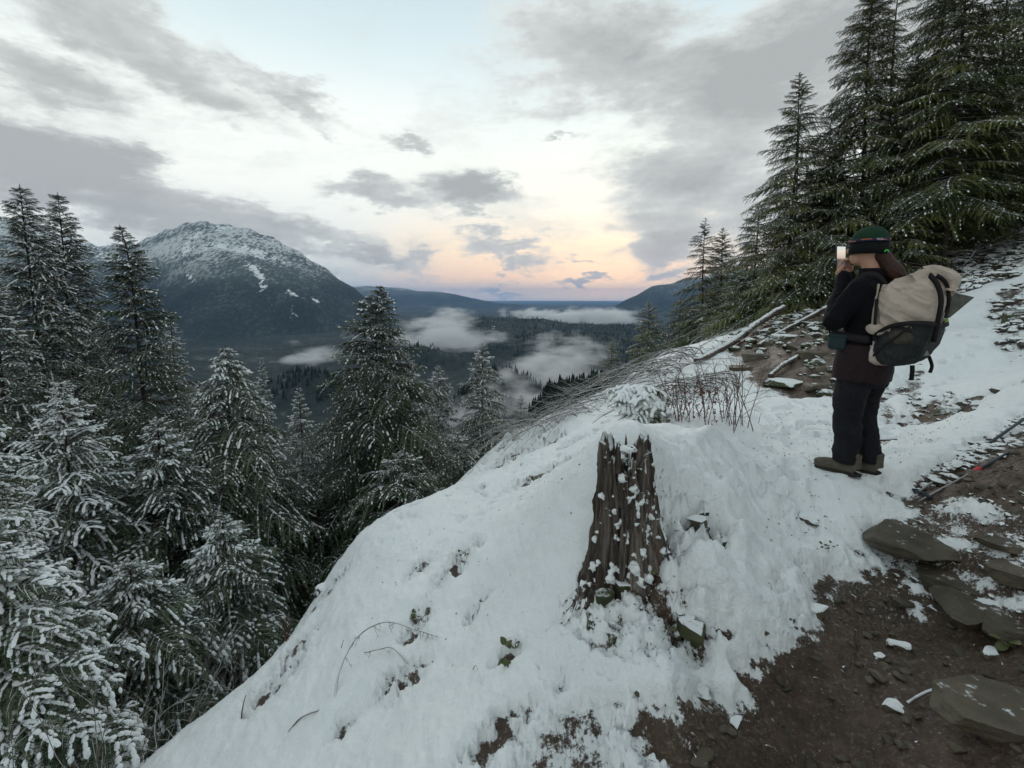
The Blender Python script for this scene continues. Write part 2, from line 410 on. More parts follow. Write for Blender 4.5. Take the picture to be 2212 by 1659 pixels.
SPOTS = [  # dark gaps and plants poking through: picture x, y, radius m, stretch dir deg, depth
    (910, 1235, .10, 55), (1000, 1210, .13, 45), (970, 1250, .09, 45), (905, 1355, .10, 60), (1030, 1325, .07, 60), (705, 1285, .16, 60), (1150, 1042, .20, 20), (1230, 1000, .16, 20),
    (1180, 960, .22, 15), (1240, 960, .15, 10), (1090, 1000, .30, 60), (1110, 945, .3, 20), (600, 1480, .14, 50), (640, 1405, .12, 50), (1100, 1430, .05, 0), (1085, 1580, .07, 20), (1035, 1640, .06, 20),
    (1100, 1000, .15, 40), (1320, 1265, .10, 0), (1500, 1150, .10, 0), (1530, 1205, .05, 0), (1490, 1370, .09, 0), (1460, 1300, .06, 0), (1680, 1150, .05, 0), (1560, 1190, .04, 0),
    (880, 1480, .10, 60), (840, 1490, .06, 60), (1400, 1260, .09, 70), (1430, 1210, .08, 70), (740, 1590, .06, 60), (1500, 880, .16, 0), (1480, 1000, .05, 0), (1140, 900, .3, 10), (1350, 850, .3, 10),
    (2040, 885, .25, 20), (1980, 905, .2, 10), (1910, 960, .15, 0)]
SPOTS = [(hit(a, b), r, an) for a, b, r, an in SPOTS if hit(a, b) is not None]

# boot prints on the beaten path
_tp = [np.array(hit(a, b)) for a, b in ((1700, 1235), (1690, 1120), (1690, 1020), (1680, 950), (1665, 890), (1700, 870))]
PRINTS = []
_rp = np.random.RandomState(9)
for i in range(len(_tp) - 1):
    d_ = _tp[i + 1] - _tp[i]; L_ = np.linalg.norm(d_); nn_ = max(1, int(L_ / .30)); nv_ = np.array([-d_[1], d_[0]]) / L_
    for k in range(nn_):
        c_ = _tp[i] + d_ * (k / nn_) + nv_ * (.12 if k % 2 else -.12) + _rp.normal(0, .05, 2)
        PRINTS.append((c_, math.atan2(d_[1], d_[0]) + _rp.normal(0, .25)))
for (a, b) in ((1560, 1060), (1610, 1030), (1640, 1090), (1770, 1090), (1920, 1000), (1930, 940), (2000, 880), (1760, 960), (1740, 1040)):
    PRINTS.append((hit(a, b), _rp.uniform(0, 3)))
def ground_rough(x, y):
    """bare ground: soil lumps, ledges"""
    z = ground_smooth(x, y)
    r = np.hypot(x, y); xo, yo = x, y; x = x + .6 * z; y = y + 1.1 * z
    z = z + .016 * np.maximum(0, ridged(x * 5, y * 5, 4, .6, 15)) + .008 * ridged(x * 23, y * 23, 3, .6, 17)
    z = z + .035 * fbm(x * 2.2, y * 2.2, 4, .5, 3) * sstep(r, .5, 3) + .018 * fbm(x * 9, y * 9, 4, .6, 5)
    z = z + .10 * fbm(x * .8, y * .8, 3, .5, 9) * sstep(r, 4, 12)
    ms = sstep(sdf(xo, yo, PG_MESSY), -.05, .10)
    z = z + ms * .075 * (np.abs(fbm(x * 7, y * 7, 4, .55, 63)) * 2.4 - .4)
    rk = np.maximum(sstep(sdf(xo, yo, PG_ROCKY), -.1, .15), np.maximum(sstep(sdf(xo, yo, PG_CUT), -.05, .15), sstep(sdf(xo, yo, PG_BANK), -.2, .4)))
    z = z + rk * .05 * ridged(x * 3.1, y * 3.1, 4, .55, 21)
    return z
def snow_depth(x, y):
    r = np.hypot(x, y)
    t = .075 + .02 * fbm(x * 1.3, y * 1.3, 3, .5, 31)
    yo = y; xo = x; gsm_ = ground_smooth(x, y); y = y + 1.1 * gsm_; x = x + .6 * gsm_
    n_f = fbm(x * 20, y * 20, 4, .5, 41); n_m = fbm(x * 8, y * 8, 5, .6, 43); n_c = fbm(x * 3, y * 3, 4, .6, 45)
    edge = .12 * n_m + .045 * n_f + .10 * n_c
    for pg, soft, depth in ((PG_DIRT, .10, .16), (PG_FAR, .35, .2)):
        s = sdf(xo, yo, pg) + edge
        t = t - depth * sstep(s, -soft * .6, soft)
    for pg, k in ((PG_PATCH, .085), (PG_MESSY, .078), (PG_CUT, .19), (PG_ROCKY, .125), (PG_SCREE, .10), (PG_STONY, .11), (PG_STONY2, .105), (PG_STONY3, .075), (PG_BANK, .11)):
        s = sdf(xo, yo, pg) + edge
        far = sstep(r, 3, 9)
        fr = 1 - .6 * far
        pat = fbm(x * 9 * fr, y * 9 * fr, 6, .68, 51)
        t = t - sstep(s, -.12, .15) * (k + .11 * pat)
    for (c, rad, an) in SPOTS:
        ca, sa = math.cos(R(an)), math.sin(R(an))
        dx_ = (xo - c[0]); dy_ = (yo - c[1])
        u_ = dx_ * ca + dy_ * sa; v_ = -dx_ * sa + dy_ * ca
        q_ = np.sqrt((u_ / 1.6) ** 2 + v_ ** 2) / rad
        t = t - .16 * np.exp(-q_ ** 2 * 1.2) * (0.55 + 1.1 * n_m + .9 * n_f)
    # the berm beside the trail is thick, the beaten path thin and lumpy
    bm_ = sstep(sdf(xo, yo, PG_BERM), -.05, .12)
    t = t + bm_ * (.02 + .085 * np.abs(fbm(x * 4.5, y * 4.5, 4, .5, 65)) * 2)
    tr = sstep(sdf(xo, yo, PG_TRAMP) + .05 * n_m, -.05, .15)
    t = t + tr * (.075 * np.abs(fbm(x * 6, y * 6, 4, .55, 61)) * 2 - .035)
    t = t + .004 * n_m + .002 * n_f
    for (c, an_) in PRINTS:
        ca, sa = math.cos(an_), math.sin(an_); dx_ = xo - c[0]; dy_ = yo - c[1]
        u_ = dx_ * ca + dy_ * sa; v_ = -dx_ * sa + dy_ * ca
        q_ = (u_ / .15) ** 4 + (v_ / .055) ** 4
        t = t - .040 * np.exp(-q_) + .014 * np.exp(-(np.sqrt(q_) - 1.9) ** 2 * 2)
    # stumbles: small specks far up the slope where plants show
    t = t - .10 * sstep(fbm(x * 5, y * 5, 5, .7, 71), .26, .55) * sstep(r, 2.6, 6.0) * (1 - sstep(-np.hypot(xo - .2, yo - 2.6), -1.0, -.5))
    t = np.where((xo < -3.0) | ((xo < 2.0) & (yo > 9.5)), t - .05, t)
    t = np.where(t > 0, .050 * (1 - np.exp(-t / .030)) + np.maximum(0, t - .05) * .8, t * .6)
    return t

def polar(a0, a1, na, r0, r1, nr, bend=1.0):
    az = np.radians(np.linspace(a0, a1, na)); k = np.linspace(0, 1, nr)
    rr = np.exp(np.log(r0) + (np.log(r1) - np.log(r0)) * k ** bend)
    A, RR = np.meshgrid(az, rr)
    return RR * np.sin(A), RR * np.cos(A)
def grid_faces(nr, na):
    i = np.arange(nr * na).reshape(nr, na)
    return np.stack([i[:-1, :-1], i[1:, :-1], i[1:, 1:], i[:-1, 1:]], -1).reshape(-1, 4)[:, ::-1]
NA, NR = 560, 560
gx, gy = polar(-64, 64, NA, .75, 62, NR)
gz = ground_rough(gx, gy)
sd = snow_depth(gx, gy)
gf = grid_faces(NR, NA)
gv = np.stack([gx, gy, gz], -1).reshape(-1, 3)
go_ = tag(mesh_np('ground', gv, gf, [M['dirt']]), kind='structure')
_at = go_.data.attributes.new('dust', 'FLOAT', 'POINT'); _at.data.foreach_set('value', np.clip(np.exp(np.minimum(sd, 0) / .028), 0, 1).reshape(-1).astype(np.float32))
_sz = ground_smooth(gx, gy) * .35 + gz * .65 + sd
_sz = np.where(sd > 0, np.maximum(_sz, gz + .004 * (sd > 0)), np.minimum(gz + sd, gz - .004))
keep = (sd.reshape(-1)[gf] > -.02).any(1)
sv = np.stack([gx, gy, _sz], -1).reshape(-1, 3)
used = np.zeros(len(sv), bool); used[gf[keep].ravel()] = True
remap = np.cumsum(used) - 1
tag(mesh_np('snow_ground', sv[used], remap[gf[keep]], [M['snow']]), kind='structure')
# behind and beside the camera the same slope goes on
bx_, by_ = polar(64, 296, 120, .75, 62, 70)
bz_ = ground_smooth(bx_, by_) + .06
tag(mesh_np('snow_ground', np.stack([bx_, by_, bz_], -1).reshape(-1, 3), grid_faces(70, 120), [M['snow']]), kind='structure')
_c = [(0.75 * math.sin(R(a)), .75 * math.cos(R(a))) for a in range(0, 360, 12)]
_cv = [(x, y, float(ground_smooth(x, y))) for x, y in _c] + [(0, 0, 0.0)]
tag(mesh_np('ground', _cv, np.array([(i, (i + 1) % 30, 30) for i in range(30)])[:, ::-1], [M['dirt']]), kind='structure')

def gh(x, y): return float(ground_rough(np.array([float(x)]), np.array([float(y)]))[0])
def gs(x, y):
    """top of whatever covers the ground"""
    a = np.array([float(x)]); b = np.array([float(y)])
    gz_ = ground_rough(a, b); t_ = snow_depth(a, b)
    return float(np.where(t_ > 0, np.maximum(ground_smooth(a, b) * .35 + gz_ * .65 + t_, gz_), gz_)[0])
# ------------------------------------------------------------------ valley and mountains
def prof(pts, D):
    q = [(sdir(a, b)[0] / sdir(a, b)[1] * D, CAM_Z + sdir(a, b)[2] / sdir(a, b)[1] * D) for a, b in pts]
    q.sort(); return np.array(q)
FLOOR = -340.0
RIDGES = [  # profile, distance, front slope, back slope, erosion height, erosion scale
    ('mountain', [(-500, 430), (-200, 440), (0, 480), (60, 492), (150, 515), (230, 530), (300, 520), (350, 497), (400, 480), (430, 474), (455, 478), (500, 484), (540, 492), (600, 515), (640, 538), (680, 562), (740, 603), (790, 640), (830, 668), (862, 695), (900, 722), (950, 760)], 6000, .62, .6, 60, 700),
    ('spur', [(-400, 440), (-100, 450), (0, 470), (60, 470), (110, 500), (150, 510), (210, 535), (270, 560), (330, 590), (400, 650), (480, 720), (560, 790)], 5000, .60, .7, 45, 500),
    ('knob', [(480, 780), (520, 690), (570, 640), (620, 632), (660, 640), (690, 665), (730, 700), (770, 760)], 4700, .9, .3, 30, 300),
    ('blue', [(650, 640), (750, 618), (800, 617), (830, 618), (900, 626), (950, 629), (1010, 641), (1070, 652), (1110, 655), (1140, 658), (1200, 668), (1300, 690)], 17000, .22, .3, 90, 2500),
    ('blue2', [(1050, 668), (1100, 662), (1140, 656), (1190, 657), (1250, 662), (1320, 672)], 26000, .12, .3, 60, 3000),
    ('blue_right', [(1255, 692), (1290, 680), (1330, 660), (1355, 643), (1385, 628), (1420, 614), (1460, 606), (1600, 580), (1900, 520), (2300, 500)], 10500, .42, .5, 70, 1200),
    ('plateau', [(820, 760), (870, 725), (930, 700), (975, 687), (1040, 683), (1100, 686), (1170, 688), (1230, 697), (1300, 701), (1360, 700), (1450, 703), (1700, 720), (2000, 720)], 3900, .20, .5, 12, 300),
    ('shelf', [(1000, 760), (1080, 728), (1200, 716), (1330, 722), (1500, 726), (1800, 730)], 3000, .22, .5, 12, 300),
    ('hump', [(820, 790), (860, 752), (900, 745), (935, 747), (990, 765), (1040, 800), (1080, 830)], 2300, .45, .4, 14, 200),
    ('hump2', [(500, 900), (560, 845), (600, 812), (650, 800), (700, 806), (740, 830), (780, 890)], 1500, .55, .4, 10, 160),
    ('nearwood', [(1080, 1010), (1110, 940), (1150, 885), (1190, 845), (1240, 832), (1300, 826), (1400, 840), (1600, 870), (2200, 900)], 520, .55, .35, 9, 80),
    ('midwood', [(980, 860), (1030, 818), (1070, 800), (1110, 802), (1150, 822), (1200, 860)], 1150, .45, .4, 12, 150)]
RP = [(n, prof(p, D), D, a, b, e, s) for n, p, D, a, b, e, s in RIDGES]
def far_height(x, y):
    z = slope_plane(x, y)
    z = np.maximum(z, FLOOR + 8 * fbm(x / 400, y / 400, 3, .5, 81))
    for (n, P_, D, fs, bs, er, es) in RP:
        lx = x * D / np.maximum(y, 1.0)
        lx = lx + .05 * D * fbm(x / es / 2, y / es / 2, 2, .5, 91) * np.clip(np.abs(y - D) / D * 4, 0, 1)
        top = np.interp(lx, P_[:, 0], P_[:, 1], left=-2000, right=-2000)
        off = y - D
        e = er * (ridged(x / es, y / es, 5, .52, 101) - .35)
        e = e * sstep(np.abs(off), 0, es * .8) + .12 * er * fbm(x / es * 9, y / es * 9, 3, .6, 77)
        h = top - np.where(off < 0, -off * fs, off * bs) + e
        z = np.maximum(z, h)
    return z
NFA, NFR = 620, 330
fx, fy = polar(-56, 56, NFA, 60, 62000, NFR)
fz = far_height(fx, fy)
fr_ = np.hypot(fx, fy)
fz = np.where(fr_ < 75, fz - .4, fz)
fo = mesh_np('mountains', np.stack([fx, fy, fz], -1).reshape(-1, 3), grid_faces(NFR, NFA))
tag(fo, kind='structure')
# snow cover of the slopes as a surface property
hgt = fz - FLOOR
s_low = sstep(hgt, 350, 1000)
def patch(sx, sy, rx, ry, D0, tilt=0):
    """an open snow field on the mountain, found by where its centre lies"""
    dd_ = sdir(sx, sy); dd_ = dd_ / dd_[1]
    u = fx / np.maximum(fy, 1) - dd_[0]; w = (fz - CAM_Z) / np.maximum(fy, 1) - dd_[2]
    c_, s_ = math.cos(R(tilt)), math.sin(R(tilt))
    a_ = u * c_ - w * s_; b_ = u * s_ + w * c_
    return .74 * np.exp(-((a_ * F_PX / rx) ** 2 + (b_ * F_PX / ry) ** 2)) * (fy > D0)
snowf = .0
for p_ in [(480, 492, 38, 9, 2500, 0), (430, 500, 60, 6, 2500, -38), (415, 520, 60, 6, 2500, -38), (520, 497, 25, 5, 2500, 5), (560, 595, 22, 14, 2500, 40), (545, 577, 24, 6, 2500, 0), (460, 578, 22, 6, 2500, -10),
           (412, 600, 16, 7, 2500, 25), (520, 540, 50, 12, 2500, 0), (470, 530, 60, 8, 2500, -8), (560, 545, 40, 14, 2500, 10), (600, 560, 30, 10, 2500, 20), (395, 545, 30, 7, 2500, -15), (565, 620, 12, 14, 2500, 60), (640, 637, 26, 5, 2500, 20), (680, 650, 20, 5, 2500, 30), (635, 680, 12, 12, 2500, 0), (590, 515, 22, 6, 2500, 10), (60, 475, 70, 16, 2500, 15), (160, 525, 60, 18, 2500, 15), (250, 560, 70, 16, 2500, 18), (1065, 708, 9, 4, 1500, 0), (930, 745, 8, 8, 1500, 50)]:
    snowf = np.maximum(snowf, patch(*p_))
snowf = np.clip(snowf, 0, 1)
att = fo.data.attributes.new('snow_open', 'FLOAT', 'POINT'); att.data.foreach_set('value', snowf.reshape(-1).astype(np.float32))
att = fo.data.attributes.new('snow_alt', 'FLOAT', 'POINT'); att.data.foreach_set('value', s_low.reshape(-1).astype(np.float32))
m, q, b = newmat('forested_slopes'); P = geo_pos(q)
def attr(q, n):
    a = q.n.new('ShaderNodeAttribute'); a.attribute_name = n; return a.outputs['Fac']
vs = q.v('MULTIPLY', P, (1, .6, .40))
tr = q.noise(vs, .030, 5, .72); tr2 = q.noise(vs, .012, 5, .65); big = q.noise(P, .0022, 5, .6)
forest = q.ramp(q.m('MULTIPLY_ADD', tr, .6, q.m('MULTIPLY', big, .4)), [(.35, (.034, .046, .042)), (.65, (.17, .185, .165))])
forest = q.mix(q.smooth(attr(q, 'snow_alt'), .55, -.35), forest, (.014, .021, .020))
op = q.m('MULTIPLY_ADD', q.m('SUBTRACT', q.m('MULTIPLY_ADD', tr, .5, q.m('MULTIPLY', tr2, .5)), .5), 3.8, attr(q, 'snow_open'))
openf = q.m('MULTIPLY', q.smooth(op, .52, .66), q.smooth(attr(q, 'snow_open'), .02, .25))
alt = attr(q, 'snow_alt')
speck = q.smooth(q.m('MULTIPLY_ADD', alt, .13, q.m('MULTIPLY_ADD', big, .55, q.m('MULTIPLY', tr, 1.0))), .83, .95)
frost = q.m('MULTIPLY_ADD', alt, .07, q.m('MULTIPLY', speck, q.m('MULTIPLY_ADD', alt, .62, .06)))
q.put(b.inputs['Base Color'], q.mix(q.m('MAXIMUM', openf, frost), forest, SNOW))
b.inputs['Roughness'].default_value = .95; b.inputs['Specular IOR Level'].default_value = .05
bump(q, b, q.noise(vs, .06, 4, .7), 1.0, 14.0)
fo.data.materials.append(m)
# the slope beside and behind, out of the picture, down to the valley
hx, hy = polar(56, 304, 90, 60, 30000, 60)
hz = np.maximum(slope_plane(hx, np.minimum(hy, 20)), FLOOR) * np.ones_like(hx)
hz = np.minimum(hz, 900.0)
tag(mesh_np('terrain', np.stack([hx, hy, hz], -1).reshape(-1, 3), grid_faces(60, 90), [m]), kind='structure')

# far woods: small conifers standing on the nearer hills
def cone_tree(n_t, sides):
    v, f = [], []
    for k in range(n_t):
        z0 = .05 + .78 * k / n_t; z1 = min(1.0, z0 + 1.25 / n_t) if k < n_t - 1 else 1.0
        r = .20 * (1 - k / n_t) ** .8 + .025
        base = len(v)
        for i in range(sides):
            a = 2 * math.pi * (i + .5 * (k % 2)) / sides
            rr = r * (1.0 if i % 2 else .62)
            v.append((rr * math.cos(a), rr * math.sin(a), z0 + (0.0 if i % 2 else .06)))
        v.append((0, 0, z1))
        for i in range(sides): f.append((base + i, base + (i + 1) % sides, base + sides))
    return np.array(v), np.array(f)
tv, tf = cone_tree(3, 6)
rs = np.random.RandomState(3)
NT = 30000
az = np.radians(rs.uniform(-40, 27, NT)); rr = np.exp(rs.uniform(math.log(190), math.log(4300), NT))
tx = rr * np.sin(az); ty = rr * np.cos(az)
tz = far_height(tx, ty)
dens = fbm(tx / 160, ty / 160, 3, .6, 111)
ok = (dens > -.28) & (ty > 150) & ((tz > FLOOR + 22) | (tx > 0))
# leave out those buried behind nearer ground: they cannot be seen from the path
vis = np.ones(NT, bool)
for k in np.linspace(.15, .94, 14):
    vis &= (CAM_Z + (tz + 34 - CAM_Z) * k) > far_height(tx * k, ty * k)
ok &= vis & (ground_smooth(tx * 0 , ty * 0) < 9)
tx, ty, tz, rr = tx[ok][:15000], ty[ok][:15000], tz[ok][:15000], rr[ok][:15000]
hh = rs.uniform(12, 27, len(tx)) * np.clip(.55 + rr / 2500, .5, 1.15)
ra = rs.uniform(0, 6.28, len(tx))
V = np.empty((len(tx), len(tv), 3))
V[..., 0] = tx[:, None] + hh[:, None] * (tv[None, :, 0] * np.cos(ra)[:, None] - tv[None, :, 1] * np.sin(ra)[:, None])
V[..., 1] = ty[:, None] + hh[:, None] * (tv[None, :, 0] * np.sin(ra)[:, None] + tv[None, :, 1] * np.cos(ra)[:, None])
V[..., 2] = tz[:, None] - 1 + hh[:, None] * tv[None, :, 2]
FF = (tf[None] + (np.arange(len(tx)) * len(tv))[:, None, None]).reshape(-1, 3)
m2, q, b = newmat('distant_conifers'); P = geo_pos(q)
q.put(b.inputs['Base Color'], q.ramp(q.noise(P, .02, 4, .7), [(.35, (.010, .018, .012)), (.7, (.036, .052, .034))]))
b.inputs['Roughness'].default_value = .95; b.inputs['Specular IOR Level'].default_value = .05
tag(mesh_np('distant_woods', V.reshape(-1, 3), FF, [m2], smooth=False), 'dark conifer woods covering the valley hills below the fog', 'woods', kind='stuff')

# haze: one even box of air
def volmat(name, color, density, aniso=0.0):
    mm = bpy.data.materials.new(name); mm.use_nodes = True
    qq = G(mm.node_tree)
    for n in list(qq.n):
        if n.type == 'BSDF_PRINCIPLED': qq.n.remove(n)
    out = [n for n in qq.n if n.type == 'OUTPUT_MATERIAL'][0]
    pv = qq.n.new('ShaderNodeVolumePrincipled')
    pv.inputs['Color'].default_value = (*color, 1); pv.inputs['Anisotropy'].default_value = aniso
    qq.put(pv.inputs['Density'], density)
    qq.l.new(pv.outputs[0], out.inputs['Volume'])
    return mm, qq, pv
hm, _, _ = volmat('haze_air', (.34, .60, 1.0), 2.3e-5)
x0, x1, y0, y1, z0, z1 = -64000, 64000, -31000, 64000, FLOOR - 30, 1320
bv = [(x, y, z) for z in (z0, z1) for y in (y0, y1) for x in (x0, x1)]
bf = np.array([(0, 2, 3, 1), (4, 5, 7, 6), (0, 1, 5, 4), (1, 3, 7, 5), (3, 2, 6, 7), (2, 0, 4, 6)])
tag(mesh_np('haze', bv, bf, [hm], smooth=False), kind='stuff')

# fog banks lying in the valley
def fog(sx0, sx1, sy0, sy1, D, thick_m, dens_v, scale, label, thr=.42, zs=3.2):
    a = sdir(sx0, sy0); bb = sdir(sx1, sy1)
    xa, xb = a[0] / a[1] * D, bb[0] / bb[1] * D
    za, zb = CAM_Z + bb[2] / bb[1] * D, CAM_Z + a[2] / a[1] * D
    c = ((xa + xb) / 2, D, (za + zb) / 2); s = (abs(xb - xa) * .66, thick_m / 2, (zb - za) * .62)
    bm = bmesh.new(); bmesh.ops.create_icosphere(bm, subdivisions=3, radius=1.25)
    me = bpy.data.meshes.new('fog_bank'); bm.to_mesh(me); bm.free()
    o = link(bpy.data.objects.new('fog_bank', me)); o.location = c; o.scale = s
    mm, qq, pv = volmat('fog_bank_vapour', (1.0, 1.0, 1.0), 0.0, 0.1)
    oc = coords(qq, 'Object'); P = geo_pos(qq)
    Pw = qq.v('MULTIPLY', P, (1, .6, zs))
    warp = qq.v('SCALE', qq.v('SUBTRACT', qq.noise(Pw, scale * .5, 2, .5, 'Color'), (.5, .5, .5)), 1.5)
    r = qq.v('LENGTH', qq.v('ADD', oc, warp))
    fall = qq.smooth(r, 1.15, .15)
    nz = qq.noise(Pw, scale, 6, .64)
    dn = qq.m('MULTIPLY', qq.smooth(qq.m('MULTIPLY_ADD', fall, .62, qq.m('MULTIPLY', qq.m('SUBTRACT', nz, .5), 2.3)), thr - .22, thr + .50), qq.smooth(fall, 0, .25))
    qq.put(pv.inputs['Density'], qq.m('MULTIPLY', dn, dens_v * 1.4))
    me.materials.append(mm)
    return tag(o, label, 'fog bank', kind='stuff')
fog(840, 1150, 672, 770, 2900, 900, .0075, .0040, 'pale fog bank lying on the wooded hump right of the big mountain')
fog(1090, 1330, 728, 870, 1350, 500, .013, .0085, 'thick grey fog bank rising beside the hillside trees on the right')
fog(1040, 1240, 790, 960, 900, 260, .012, .014, 'fog wisps trailing over the near dark wood', .50)
fog(1110, 1400, 664, 704, 6200, 1400, .0075, .0035, 'bright low cloud strip in front of the far blue hills', .36, 2.5)
fog(500, 900, 740, 830, 2500, 700, .008, .005, 'thin mist streak at the foot of the big mountain', .50, 2.5)
fog(860, 1130, 840, 960, 1000, 300, .006, .01, 'grey mist behind the two pointed trees', .46)
# ------------------------------------------------------------------ conifers
class Soup:
    """collects triangles of several materials in one mesh"""
    def __init__(s): s.v = []; s.f = []; s.mi = []; s.n = 0; s.v4 = []
    def add(s, v, f, mi=0):
        v = np.asarray(v, float).reshape(-1, 3); f = np.asarray(f)
        s.v.append(v); s.f.append(f + s.n); s.mi.append(np.full(len(f), mi)); s.n += len(v)
    def mesh(s, name, mats, smooth=True):
        tri = [(f, m_) for f, m_ in zip(s.f, s.mi) if f.shape[1] == 3]; qd = [(f, m_) for f, m_ in zip(s.f, s.mi) if f.shape[1] == 4]
        fl = []; mi = []
        for grp in (tri, qd):
            if grp:
                fl.append(np.concatenate([a for a, _ in grp])); mi.append(np.concatenate([c for _, c in grp]))
        o = mesh_np(name, np.concatenate(s.v), fl, mats, smooth=smooth, midx=np.concatenate(mi))
        return o
def as_mesh(o):
    me = o.data; bpy.data.objects.remove(o); return me

def tube(soup, pts, rad, sides=5, mi=0, cap=True, flat=1.0, rnd=None):
    pts = np.asarray(pts, float); n = len(pts); rad = np.broadcast_to(np.asarray(rad, float), (n,))
    t = np.gradient(pts, axis=0); t /= np.linalg.norm(t, axis=1)[:, None] + 1e-12
    ref = np.array([0, 0, 1.0]) if abs(t[0][2]) < .9 else np.array([1.0, 0, 0])
    vs = []
    for i in range(n):
        a = np.cross(ref, t[i]); a /= np.linalg.norm(a) + 1e-12; b_ = np.cross(t[i], a)
        if i: ref = b_ if abs(t[0][2]) < .9 else ref
        ang = np.arange(sides) * 2 * math.pi / sides
        rr = rad[i] * (1 if rnd is None else (1 + rnd.uniform(-.18, .18, sides)))
        vs.append(pts[i] + (np.cos(ang) * rr)[:, None] * a + (np.sin(ang) * rr * flat)[:, None] * b_)
    vs = np.concatenate(vs)
    i = np.arange(n * sides).reshape(n, sides); j = np.roll(i, -1, axis=1)
    f = np.stack([i[:-1], j[:-1], j[1:], i[1:]], -1).reshape(-1, 4)
    soup.add(vs, f, mi)
    if cap:
        for e in (0, n - 1):
            c = np.array([pts[e]]); ring = vs[e * sides:(e + 1) * sides]
            k = np.arange(sides); fc = np.stack([k, np.roll(k, -1), np.full(sides, sides)], -1)
            if e == 0: fc = fc[:, ::-1]
            soup.add(np.concatenate([ring, c]), fc, mi)

# dome of snow: ring, ring, top
_ang = np.arange(6) * math.pi / 3
_DV = np.concatenate([np.stack([np.cos(_ang), np.sin(_ang), np.full(6, -.25)], -1),
                      np.stack([.8 * np.cos(_ang + .5), .8 * np.sin(_ang + .5), np.full(6, .55)], -1), [[0, 0, .95]]])
_k = np.arange(6); _k2 = (_k + 1) % 6
_DF = np.concatenate([np.stack([_k, _k2, _k + 6], -1), np.stack([_k2, _k2 + 6, _k + 6], -1), np.stack([_k + 6, _k2 + 6, np.full(6, 12)], -1)])

def twig_set(L, rnd, wide=.55, droop=.35, gap=.05, sub=True):
    """polylines of one bough lying along +x"""
    n = 14
    t = np.linspace(0, 1, n)
    side = rnd.uniform(-.06, .06)
    ax = np.stack([t * L * (1 - .08 * droop * t), side * L * t ** 2 + .01 * L * np.sin(t * 7), L * (.10 * t - droop * t ** 2.2 * .55 + .10 * droop * t ** 6)], -1)
    tw = [(ax, 0, L)]
    nn = max(5, int(L / gap))
    for i in range(nn):
        tt = .06 + .92 * (i + rnd.uniform(-.3, .3)) / nn
        if L > 1 and tt < .15: continue
        tt = min(max(tt, .03), .985)
        p = np.array([np.interp(tt, t, ax[:, k]) for k in range(3)])
        sgn = 1 if i % 2 else -1
        l = wide * L * (1 - tt) ** .75 * min(1, .35 + tt * 2.2) * rnd.uniform(.6, 1.15) + .035 * L ** .5
        ang = R(rnd.uniform(42, 66)) * sgn
        m_ = 6; s_ = np.linspace(0, 1, m_)
        curve = ang * (1 - .25 * s_)
        px = p[0] + np.cumsum(np.cos(curve) * l / m_); py = p[1] + np.cumsum(np.sin(curve) * l / m_)
        pz = p[2] + l * (rnd.uniform(-.22, .20) * s_ - (.45 * droop + .22) * s_ ** 1.8)
        pl = np.stack([px, py, pz], -1); pl = np.concatenate([[p], pl])
        tw.append((pl, 1, l))
        if sub and l > .12:
            ns = int(l / .055)
            for j in range(ns):
                uu = .18 + .78 * (j + rnd.uniform(-.3, .3)) / ns
                k = uu * (len(pl) - 1); k0 = int(k); pp = pl[k0] + (pl[min(k0 + 1, len(pl) - 1)] - pl[k0]) * (k - k0)
                s2 = 1 if j % 2 else -1
                l2 = (.24 * l + .040) * (1.15 - uu) * rnd.uniform(.7, 1.3)
                a2 = ang * .8 + s2 * R(rnd.uniform(35, 55))
                q_ = np.linspace(0, 1, 3)[:, None]
                end = np.array([math.cos(a2) * l2, math.sin(a2) * l2, -l2 * rnd.uniform(.05, .55)])
                tw.append((pp + q_ * end, 2, l2))
    return tw

